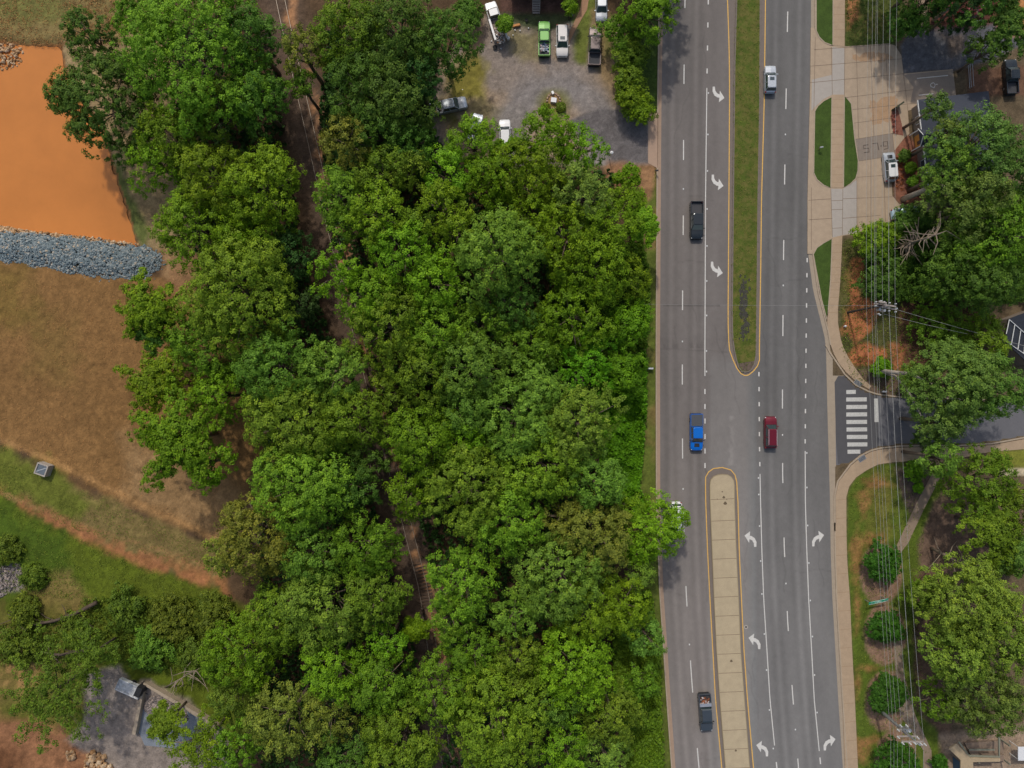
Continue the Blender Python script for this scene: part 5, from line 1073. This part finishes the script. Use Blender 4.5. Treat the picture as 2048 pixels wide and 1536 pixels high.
for i in range(7):
    n_ = W(y0[i] * 1.0 + (y0[i] - y1[i]) * .6, -360, zz1[i]); a_ = W(y1[i], 612, zz1[i]); b_ = W(y2[i], 1478, zz2[i]); c_ = W(y2[i] + 6, 2000, zz2[i]); rr = .028 if i == 5 else .017
    wire(n_, a_, .5, nm[i] + " cable running north from the dark wooden pole", rr); wire(a_, b_, .7, nm[i] + " cable strung between the wooden and the galvanised pole", rr); wire(b_, c_, .3, nm[i] + " cable running past the galvanised pole to the bottom edge", rr)
wire(W(1268, 608, 6), W(1752, 611, 9), .8, "single thin cable crossing the road beside the grass median's bare patch", .012, None)
wire(W(1770, 612, 9), W(2080, 700, 6), .5, "thin service cable running from the wooden pole to the pavilion", .026, None)
wire(W(1768, 628, 9), W(1935, 668, 6), .4, "second service cable from the wooden pole toward the thicket", .026, None)
# ------------------------------------------------------------------ street furniture and small things
def thing_mesh(mb, name, mats, at, label, cat, rz=0, z=0, group=None, **k):
    o = mb.build(name, mats, loc=at + Vector((0, 0, z)), **k); o.rotation_euler = (0, 0, R_(rz)); return tag(o, label, cat, group)
M_green = mat("sign_green", (.02, .46, .26), .4); M_wood = mat("brown_board", lin((120, 92, 66)), .8)
s = empty("street_sign", W(1745, 1196), R_(12), label="bright green street name sign with white lettering between two round shrubs", cat="street sign")
m_ = MB()
for sx in (-1.3, 1.3): m_.box((sx, 0, 1.1), (.12, .12, 2.2))
m_.build("post", M_galv, s)
m_ = MB(); m_.add([(-1.6, -.28, 1.75), (1.6, -.28, 1.75), (1.6, .28, 2.1), (-1.6, .28, 2.1), (-1.6, -.28, 1.7), (1.6, -.28, 1.7), (1.6, .28, 2.05), (-1.6, .28, 2.05)], [(0, 1, 2, 3), (7, 6, 5, 4), (0, 4, 5, 1), (1, 5, 6, 2), (2, 6, 7, 3), (3, 7, 4, 0)]); m_.build("sign_board", M_green, s)
m_ = MB()
for y_, a_, b_ in ((.24, -1.3, 1.3), (.05, -.7, .1), (-.06, -.3, .5), (-.24, -1.5, 1.5)): m_.box(((a_ + b_) / 2, y_, 1.935 + y_ * .625), (b_ - a_, .035, .02))
m_.build("lettering", mat("sign_white", (.8, .85, .82), .4), s)
m_ = MB(); m_.box((0, 0, .4), (.9, .9, .8)); m_.box((0, 0, .84), (1.0, 1.0, .08), m=0)
s = empty("catch_basin", W(95, 937), R_(-20), label="square concrete drain box with dark grate lid at the field edge", cat="drain box")
m_ = MB(); sq = [(-.85, -.85), (.85, -.85), (.85, .85), (-.85, .85)]; m_.wall(sq, .26, 0, 1.6, 0, closed=True); m_.build("concrete_box", M_pale, s)
m_ = MB(); m_.box((0, 0, 1.45), (1.5, 1.5, .06)); m_.build("lid", mat("blue_grey_lid", lin((96, 104, 112)), .6, nscale=2, namt=.2), s)
m_ = MB(); m_.box((0, 0, 1.5), (2.0, .07, .05), R_(38)); m_.build("lid_bar", M_ins, s)
# block storage bay
s = empty("storage_bay", W(345, 1420), 0, label="open bay of pale concrete blocks around the gravel heap", cat="storage bay"); o0 = s.location
q = lambda a, b: (W(a, b) - o0).to_tuple()[:2]
m_ = MB(); m_.wall([q(*p_) for p_ in ((275, 1462), (296, 1362), (402, 1424), (440, 1450))], .6, 0, 1.2); m_.build("block_wall", M_kerb, s)
m_ = MB(); m_.flat([q(*p_) for p_ in ((277, 1460), (297, 1366), (400, 1426), (380, 1500), (290, 1490))], .12); m_.build("bay_floor", mat("bluish_concrete", lin((126, 132, 140)), .9, nscale=.8, namt=.2, n2=6), s)
s = empty("dump_trailer", W(266, 1371), R_(-24), label="weathered white dump trailer parked against the storage bay", cat="trailer")
m_ = MB(); m_.wall([(-2.0, -.9), (2.0, -.9), (2.0, .9), (-2.0, .9)], .12, .6, 1.4, closed=True); m_.build("side_boards", W_, s); m_ = MB(); m_.box((0, 0, 1.25), (3.86, 1.66, .1)); m_.build("floor", mat("stained_panel", (.5, .5, .5), .7, nscale=2.5, namt=.4), s)
m_ = MB(); m_.tube([(2, 0, .5), (3, 0, .5)], .06, 6); m_.build("drawbar", M_trim, s)
for sy in (-.95, .95): m_ = MB(); m_.tube([(0, -.1, 0), (0, .1, 0)], .34, 14); m_.build("wheel", M_tyre, s, loc=(0, sy, .34))
m_ = MB(); m_.box((0, 0, 1.2), (1.0, 1.7, 2.2), taper=.9)
thing_mesh(m_, "skid_bin", M_trim, W(291, 1372), "dark upright steel bin standing between trailer and storage bay", "bin", -24, .1)
# drain grates, manhole, hydrant, mailboxes, signs
def grate(px, py, rz, label):
    s = empty("drain_grate", W(px, py) + Vector((0, 0, .15)), R_(rz), label=label, cat="drain grate"); m_ = MB(); m_.box((0, 0, .01), (1.3, .75, .02)); m_.build("frame", M_galv, s); m_ = MB()
    for i in range(7): m_.box((-.5 + i * .17, 0, .028), (.06, .62, .012))
    m_.build("bars", M_trim, s)
grate(1715, 766, -34, "dark drain grate in the pavement curve north of the crossing"); grate(1723, 917, 34, "dark drain grate in the pavement curve south of the crossing")
s = empty("manhole_cover", W(1492, 1254), label="round pale ringed manhole in the lower turn lane", cat="manhole"); m_ = MB(); m_.tube([(0, 0, -.05), (0, 0, .014)], .34, 24); m_.build("ring", M_pale, s); m_ = MB(); m_.tube([(0, 0, 0), (0, 0, .02)], .15, 16); m_.build("lid", M_trim, s)
s = empty("fire_hydrant", W(1688, 653), label="white hydrant on red clay beside the narrowing pavement", cat="hydrant"); m_ = MB(); m_.tube([(0, 0, 0), (0, 0, .6)], .14, 12); m_.tube([(-.22, 0, .42), (.22, 0, .42)], .07, 8); m_.build("body", W_, s); m_ = MB(); m_.tube([(0, 0, .6), (0, 0, .75)], [.17, .05], 12); m_.build("cap", W_, s)
def mailbox(px, py, label, rz=0, mt=M_trim, cat="mailbox", name="mailbox"):
    s = empty(name, W(px, py), R_(rz), label=label, cat=cat); m_ = MB(); m_.box((0, 0, .5), (.1, .1, 1.0)); m_.build("post", M_wood, s); m_ = MB(); m_.box((0, 0, 1.12), (.55, .22, .24), taper=.9); m_.build("box", mt, s)
mailbox(1311, 345, "dark mailbox on the verge just below the driveway apron"); mailbox(1637, 299, "grey mailbox standing on the forecourt's outer lawn strip", 10, M_galv)
s = empty("yard_lamp", W(1218, 318), 0, label="white topped lamp post at the lower corner of the asphalt driveway", cat="lamp post"); m_ = MB(); m_.tube([(0, 0, 0), (0, 0, 3.0)], .06, 8); m_.build("post", W_, s); m_ = MB(); m_.tube([(0, 0, 3.0), (0, 0, 3.25), (0, 0, 3.4)], [.26, .26, .05], 12); m_.build("lamp_head", W_, s)
def small_sign(px, py, label, w_=.9, h_=.5, mt=W_, rz=0, z=.6):
    s = empty("small_sign", W(px, py), R_(rz), label=label, cat="sign"); m_ = MB(); m_.box((0, 0, z / 2 + .05), (.07, .07, z)); m_.build("post", M_galv, s); m_ = MB(); m_.box((0, 0, z + .1), (w_, .25, h_)); m_.build("panel", mt, s)
small_sign(1299, 737, "small white box sign on the verge beside the roadside vines"); small_sign(1765, 783, "little white and red sign at the corner bed by the side street", .6, .5, z=.5)
s = empty("business_sign", W(1788, 218), R_(35), label="curved dark panel sign at the tip of the red planting bed", cat="sign"); m_ = MB(); m_.box((.2, 0, .8), (1.5, .25, 1.6)); m_.build("panel", mat("dark_green_panel", lin((56, 62, 44)), .6), s)
for dx in (-.35, .75): m_ = MB(); m_.box((dx, 0, .1), (.1, .32, .3)); m_.build("post", M_trim, s)
# red planting bed
m_ = MB(); m_.flat(P((1782, 222), (1788, 217), (1796, 222), (1803, 250), (1806, 272), (1786, 268), (1781, 240)), .136); struct(m_, "planting_bed", mat("red_mulch", lin((128, 84, 70)), .95, nscale=3, namt=.4, n2=10))
for i, (x, y, lb) in enumerate(((1784, 232, "uppermost red-leaved plant in the narrow bed"), (1787, 243, "second red-leaved plant in the narrow bed"), (1787, 254, "third red-leaved plant in the narrow bed"), (1789, 263, "lowest red-leaved plant in the narrow bed"))):
    g = np.random.default_rng(i); V, T = leaves_for([(0, 0, .3, .35)], .2, 3, g, 8, .25); o = bpy.data.objects.new("bed_plant", leaf_mesh("bed_plant", V, T)); col.objects.link(o); o.location = W(x, y) + Vector((0, 0, .1)); o.color = (*lin((150, 90, 80)), 1); tag(o, lb, "plant", "red plants in the narrow bed")
g = np.random.default_rng(77); first = None
for i in range(14):
    x = 1794 + (i % 2) * 9 + g.uniform(-1, 1); y = 318 + i * 4.6; V = None
    if first is None: Vv, Tt = leaves_for([(0, 0, .2, .28)], .18, 3, g, 8, .22); first = leaf_mesh("bed_plant", Vv, Tt)
    o = bpy.data.objects.new("bed_plant", first); col.objects.link(o); o.location = W(x, y) + Vector((0, 0, .1)); o.rotation_euler = (0, 0, g.uniform(0, 6)); o.color = (*lin((172, 104, 62)), 1)
    tag(o, "small orange-brown plant in the bed beside the parked silver car", "plant", "small orange plants in the forecourt bed")
# stone ring in the yard
g = np.random.default_rng(9); st0 = None
for i in range(16):
    a = i * 2 * math.pi / 16; m_ = MB(); m_.box((0, 0, .12), (.42, .3, .24), taper=.7)
    if st0 is None: st0 = m_.build("border_stone", mat("border_rock", lin((160, 136, 118)), .9, nscale=3, namt=.3)); o = st0
    else: o = st0.copy(); col.objects.link(o)
    o.location = W(1107 + 13 * math.cos(a), 203 + 15 * math.sin(a)) + Vector((0, 0, .08)); o.rotation_euler = (0, 0, g.uniform(0, 3)); tag(o, "pale stone in the ring around the yard's planted island", "stone", "ring of stones in the gravel yard")
m_ = MB(); m_.box((0, 0, .3), (.95, .8, .6), taper=.92); thing_mesh(m_, "utility_box", W_, W(1107, 203), "white box standing inside the stone ring", "utility box", -8, .1)
m_ = MB(); m_.box((0, 0, .3), (.45, .6, .5), taper=.8); thing_mesh(m_, "well_head", M_galv, W(1105, 188), "grey upright block behind the white box in the stone ring", "block", 25, .1)
# yard clutter
for (x, y, r, h, mt, lb, ct, nmn) in ((1016.5, 79, .28, .5, W_, "white bucket on gravel beside the utility truck's tail", "bucket", "bucket"), (990, 96, .38, .22, M_tyre, "black tyre lying behind the utility truck", "tyre", "spare_tyre"), (1053, 42, .25, .2, M_tyre, "small black tyre lying in the house's shadow", "tyre", "spare_tyre"), (1142, 32, .32, .5, mat("teal_pot", lin((60, 96, 96)), .5), "teal plant pot beside the bright potted shrub", "pot", "plant_pot")):
    m_ = MB(); m_.tube([(0, 0, 0), (0, 0, h)], [r * .85, r], 16); thing_mesh(m_, nmn, mt, W(x, y), lb, ct, 0, .1)
m_ = MB(); m_.box((0, 0, .15), (1.3, .4, .3), taper=.8); thing_mesh(m_, "wooden_board", mat("orange_wood", lin((200, 140, 86)), .8), W(1033, 52), "orange-brown plank lying on gravel between utility truck and green pickup", "plank", 12, .08)
for i, (x, y) in enumerate(((1030, 61), (1040, 62), (1057, 57), (1026, 71), (1002, 98), (925, 180), (983, 83))):
    m_ = MB(); m_.box((0, 0, .06), (.24, .17, .12), taper=.7); thing_mesh(m_, "litter_scrap", W_, W(x, y), "small white scrap lying loose in the gravel yard", "litter", i * 31, .08, group="white scraps in the gravel yard")
# ------------------------------------------------------------------ buildings
M_shin = mat("dark_shingles", lin((62, 66, 76)), .85, nscale=2.5, namt=.2, bump=.2, n2=12); M_wall = mat("taupe_siding", lin((128, 116, 104)), .8, nscale=2, namt=.1); M_whitetrim = mat("white_trim", (.7, .7, .68), .5)
def hip(mb, x0, x1, y0, y1, ze, zr, m=0):
    d = (y1 - y0) / 2 if (y1 - y0) < (x1 - x0) else (x1 - x0) / 2
    if (y1 - y0) < (x1 - x0): r = [(x0 + d, (y0 + y1) / 2, zr), (x1 - d, (y0 + y1) / 2, zr)]; fs = [(0, 1, 5, 4), (1, 2, 5), (2, 3, 4, 5), (3, 0, 4), (3, 2, 1, 0)]
    else: r = [((x0 + x1) / 2, y0 + d, zr), ((x0 + x1) / 2, y1 - d, zr)]; fs = [(0, 1, 4), (1, 2, 5, 4), (2, 3, 5), (3, 0, 4, 5), (3, 2, 1, 0)]
    mb.add([(x0, y0, ze), (x1, y0, ze), (x1, y1, ze), (x0, y1, ze)] + r, fs, m)
def office():
    a = R_(7); o0 = W(1822, 218); s = empty("office_building", (o0.x, o0.y, 0), a, label="single-storey office with dark shingle roof and wood door under big trees", cat="office building")
    Wd, Dp = 10.5, 14.5; m_ = MB(); m_.box((Wd / 2, -Dp / 2, 1.4), (Wd, Dp, 2.8)); m_.build("wall", M_wall, s)
    m_ = MB(); hip(m_, -.45, Wd + .45, -Dp - .45, .45, 2.8, 5.6); m_.box((Wd / 2, -Dp / 2, 2.72), (Wd + .8, Dp + .8, .15)); m_.build("roof", M_shin, s)
    m_ = MB(); m_.wall([(-.47, -Dp - .4), (-.47, .4)], .1, 2.62, 2.82); m_.build("gutter", M_whitetrim, s)
    for y_ in (-2.4, -9.5, -13):
        m_ = MB(); m_.box((-.03, y_, 1.5), (.1, 1.3, 1.2)); w_ = m_.build("window", M_whitetrim, s); m_ = MB(); m_.box((-.09, y_, 1.5), (.03, 1.1, 1.0)); m_.build("pane", M_glass, w_)
    m_ = MB(); m_.box((-.06, -5.6, 1.1), (.12, 1.9, 2.2)); d_ = m_.build("door", mat("orange_wood_door", lin((214, 150, 72)), .5), s); m_ = MB(); m_.box((-.14, -5.95, 1.2), (.03, .6, .9)); m_.build("pane", M_glass, d_)
    m_ = MB(); m_.add([(-.9, -7.0, 2.7), (-.9, -4.2, 2.7), (-.9, -5.6, 3.9), (2.8, -7.0, 2.85), (2.8, -4.2, 2.85), (4.2, -5.6, 4.0)], [(0, 2, 1), (0, 3, 5, 2), (1, 2, 5, 4), (0, 1, 4, 3)]); m_.build("porch_roof", M_shin, s)
    m_ = MB(); m_.tube([(-.92, -7.05, 2.7), (-.92, -5.6, 3.92), (-.92, -4.15, 2.7)], .07, 5); m_.build("gable_trim", M_whitetrim, s)
    for y_ in (-6.9, -4.3): m_ = MB(); m_.box((-.8, y_, 1.35), (.14, .14, 2.7)); m_.build("porch_post", M_whitetrim, s)
office()
def top_house():
    o0 = W(1085, -4); s = empty("house", (o0.x, o0.y, 0), 0, label="house at the top edge whose gable shadow falls on the yard", cat="house")
    m_ = MB(); m_.box((0, 4.6, 2.0), (10.5, 9, 4.0)); m_.build("wall", mat("house_siding", lin((150, 146, 138)), .8), s)
    m_ = MB(); m_.add([(-5.7, -.1, 3.9), (5.7, -.1, 3.9), (5.7, 9.4, 3.9), (-5.7, 9.4, 3.9), (0, -.1, 6.6), (0, 9.4, 6.6)], [(0, 1, 4), (1, 2, 5, 4), (2, 3, 5), (3, 0, 4, 5), (3, 2, 1, 0)]); m_.build("roof", M_shin, s)
    m_ = MB(); m_.box((1.0, .0, 1.0), (1.1, .08, 2)); m_.build("door", M_wood, s)
    s = empty("wooden_stairs", W(1072, 14), 0, label="grey wooden stairs with handrails coming down from the house", cat="stairs")
    for i in range(7): m_ = MB(); m_.box((0, -1.0 + i * .3, .12 + i * .17), (1.15, .28, .07)); m_.build("step", M_arm, s)
    for sx in (-.6, .6): m_ = MB(); m_.tube([(sx, -1.1, .95), (sx, 1.0, 2.1)], .05, 6); m_.box((sx, -1.1, .5), (.09, .09, 1.0)); m_.build("handrail", M_arm, s)
top_house()
def porch():
    o0 = W(1990, 1520); M_bt = mat("teal_grey_board", lin((128, 128, 112)), .8, nscale=2, namt=.12); M_deck = mat("deck_board", lin((132, 114, 98)), .85, nscale=3, namt=.2, n2=12)
    s = empty("porch_house", (o0.x, o0.y, 0), 0, label="wooden house corner with a planked porch and pale roof edges at the bottom edge", cat="house")
    q = lambda a, b, z=0: (W(a, b, z) - o0).to_tuple()[:2]
    m_ = MB(); m_.prism([q(1925, 1482), (q(2002, 1478)), q(2002, 1520), q(1945, 1522)], .1, .6)
    for i in range(9): x = 1945 + i * 6.4; m_.strip([q(x, 1482), q(x, 1516)], .05, .606, 1)
    m_.build("porch_deck", [M_deck, M_joint], s)
    m_ = MB(); m_.wall([q(1918, 1484, 2.6), q(1938, 1512, 2.6), q(1999, 1514, 2.6), q(1999, 1474, 2.6)], .28, 2.4, 2.6); m_.wall([q(1938, 1500, 2.6), q(1990, 1500, 2.6)], .2, 2.4, 2.6); m_.build("roof_beam", M_bt, s)
    m_ = MB(); a_ = [q(1897, 1497, 2.8), q(1913, 1487, 2.8), q(1940, 1515, 2.8), q(2000, 1517, 2.8), q(2000, 1523, 2.8), q(1946, 1524, 2.8), q(1946, 1600, 2.8), q(1921, 1600, 2.8), q(1921, 1520, 2.8)]
    m_.prism(a_, 2.65, 2.85); m_.build("roof", mat("tan_roof", lin((172, 152, 122)), .85, nscale=1.5, namt=.2, n2=9), s)
    m_ = MB(); m_.prism([q(1905, 1512), q(1917, 1522), q(1917, 1600), q(1905, 1600)], .1, 2.3); m_.build("wall", mat("blue_wall", lin((70, 96, 116)), .7), s)
    m_ = MB(); m_.box((*q(1975, 1507), 1.0), (3.5, 1.0, .8)); m_.build("bench", M_deck, s)
    for p_ in ((1938, 1509), (1998, 1512), (1998, 1476)): m_ = MB(); m_.box((*q(*p_), 1.3), (.2, .2, 2.5)); m_.build("post", M_bt, s)
    m_ = MB(); m_.box((0, 0, 2.2), (3.2, 2.2, .12)); s2 = empty("white_canopy", W(2036, 1493, 0), 0, label="flat white metal canopy beside the planked porch", cat="canopy"); o = m_.build("roof", W_, s2)
    for sx in (-1.5, 1.5):
        for sy in (-1, 1): m_ = MB(); m_.box((sx, sy, 1.1), (.08, .08, 2.2)); m_.build("post", M_whitetrim, s2)
porch()
def pavilion():
    o0 = W(2040, 665); s = empty("pavilion", (o0.x, o0.y, 0), 0, label="dark roofed pavilion with white framing bars at the photo's edge", cat="pavilion")
    q = lambda a, b, z=3.0: (W(a, b, z) - o0).to_tuple()[:2]
    rp = [q(2018, 638), q(2120, 600), q(2150, 700), q(2060, 730), q(2012, 684)]
    m_ = MB(); m_.prism(rp, .1, 2.9, 0); m_.build("wall", M_wall, s); m_ = MB(); m_.prism([(x * 1.02, y * 1.02) for x, y in rp], 2.9, 3.1); m_.build("roof", mat("dark_flat_roof", lin((46, 50, 58)), .8, nscale=2, namt=.2), s)
    for a_, b_ in (((2019, 639), (2052, 668)), ((2012, 682), (2052, 710)), ((2019, 639), (2013, 668)), ((2030, 650), (2023, 690)), ((2042, 661), (2036, 700)), ((2052, 668), (2048, 708))):
        m_ = MB(); A_ = q(*a_, 3.3); B_ = q(*b_, 3.3); m_.tube([(*A_, 3.25), (*B_, 3.25)], .07, 6); m_.build("frame_bar", M_whitetrim, s)
pavilion()
# fences
def fence(pts, h, label, mt):
    o0 = W(*pts[0]); s = empty("wire_fence", (o0.x, o0.y, 0), 0, label=label, cat="fence"); P_ = [W(*p_) - o0 for p_ in pts]
    m_ = MB()
    for z_ in (.2, h / 2, h): m_.tube([(p_.x, p_.y, z_) for p_ in P_], .03, 5)
    m_.build("rail", mt, s)
    for A_, B_ in zip(P_[:-1], P_[1:]):
        n = max(1, int((B_ - A_).length / 2.4))
        for i in range(n + 1): c_ = A_.lerp(B_, i / n); m_ = MB(); m_.tube([(c_.x, c_.y, 0), (c_.x, c_.y, h + .1)], .04, 6); m_.build("post", mt, s)
fence([(1957, 612), (1958, 655)], 1.8, "pale green metal fence on brown soil near the pavilion", mat("green_metal", lin((110, 140, 124)), .6))
fence([(1935, 128), (1938, 178)], 1.2, "thin pale fence beside the dark car park behind the office", M_galv)
fence([(1918, 50), (1962, 46)], 1.0, "low grey rail fence above the small asphalt yard", M_galv)
# traffic sensor marks: small dark stain blots on the concrete median
m_ = MB()
for x, y, r in ((1447, 994, 2.6), (1450, 1006, 3.4), (1444, 983, 1.3), (1434, 998, 1.1), (1453, 998, 1.1), (1462, 1321, 2.6), (1471, 1500, 2.2)):
    m_.flat([G2((x + r * math.cos(t) * (1 + .3 * math.sin(3 * t)), y + r * math.sin(t))) for t in np.arange(0, 6.28, .5)], .1585)
struct(m_, "oil_stain", mat("stain", lin((104, 90, 72)), .95))
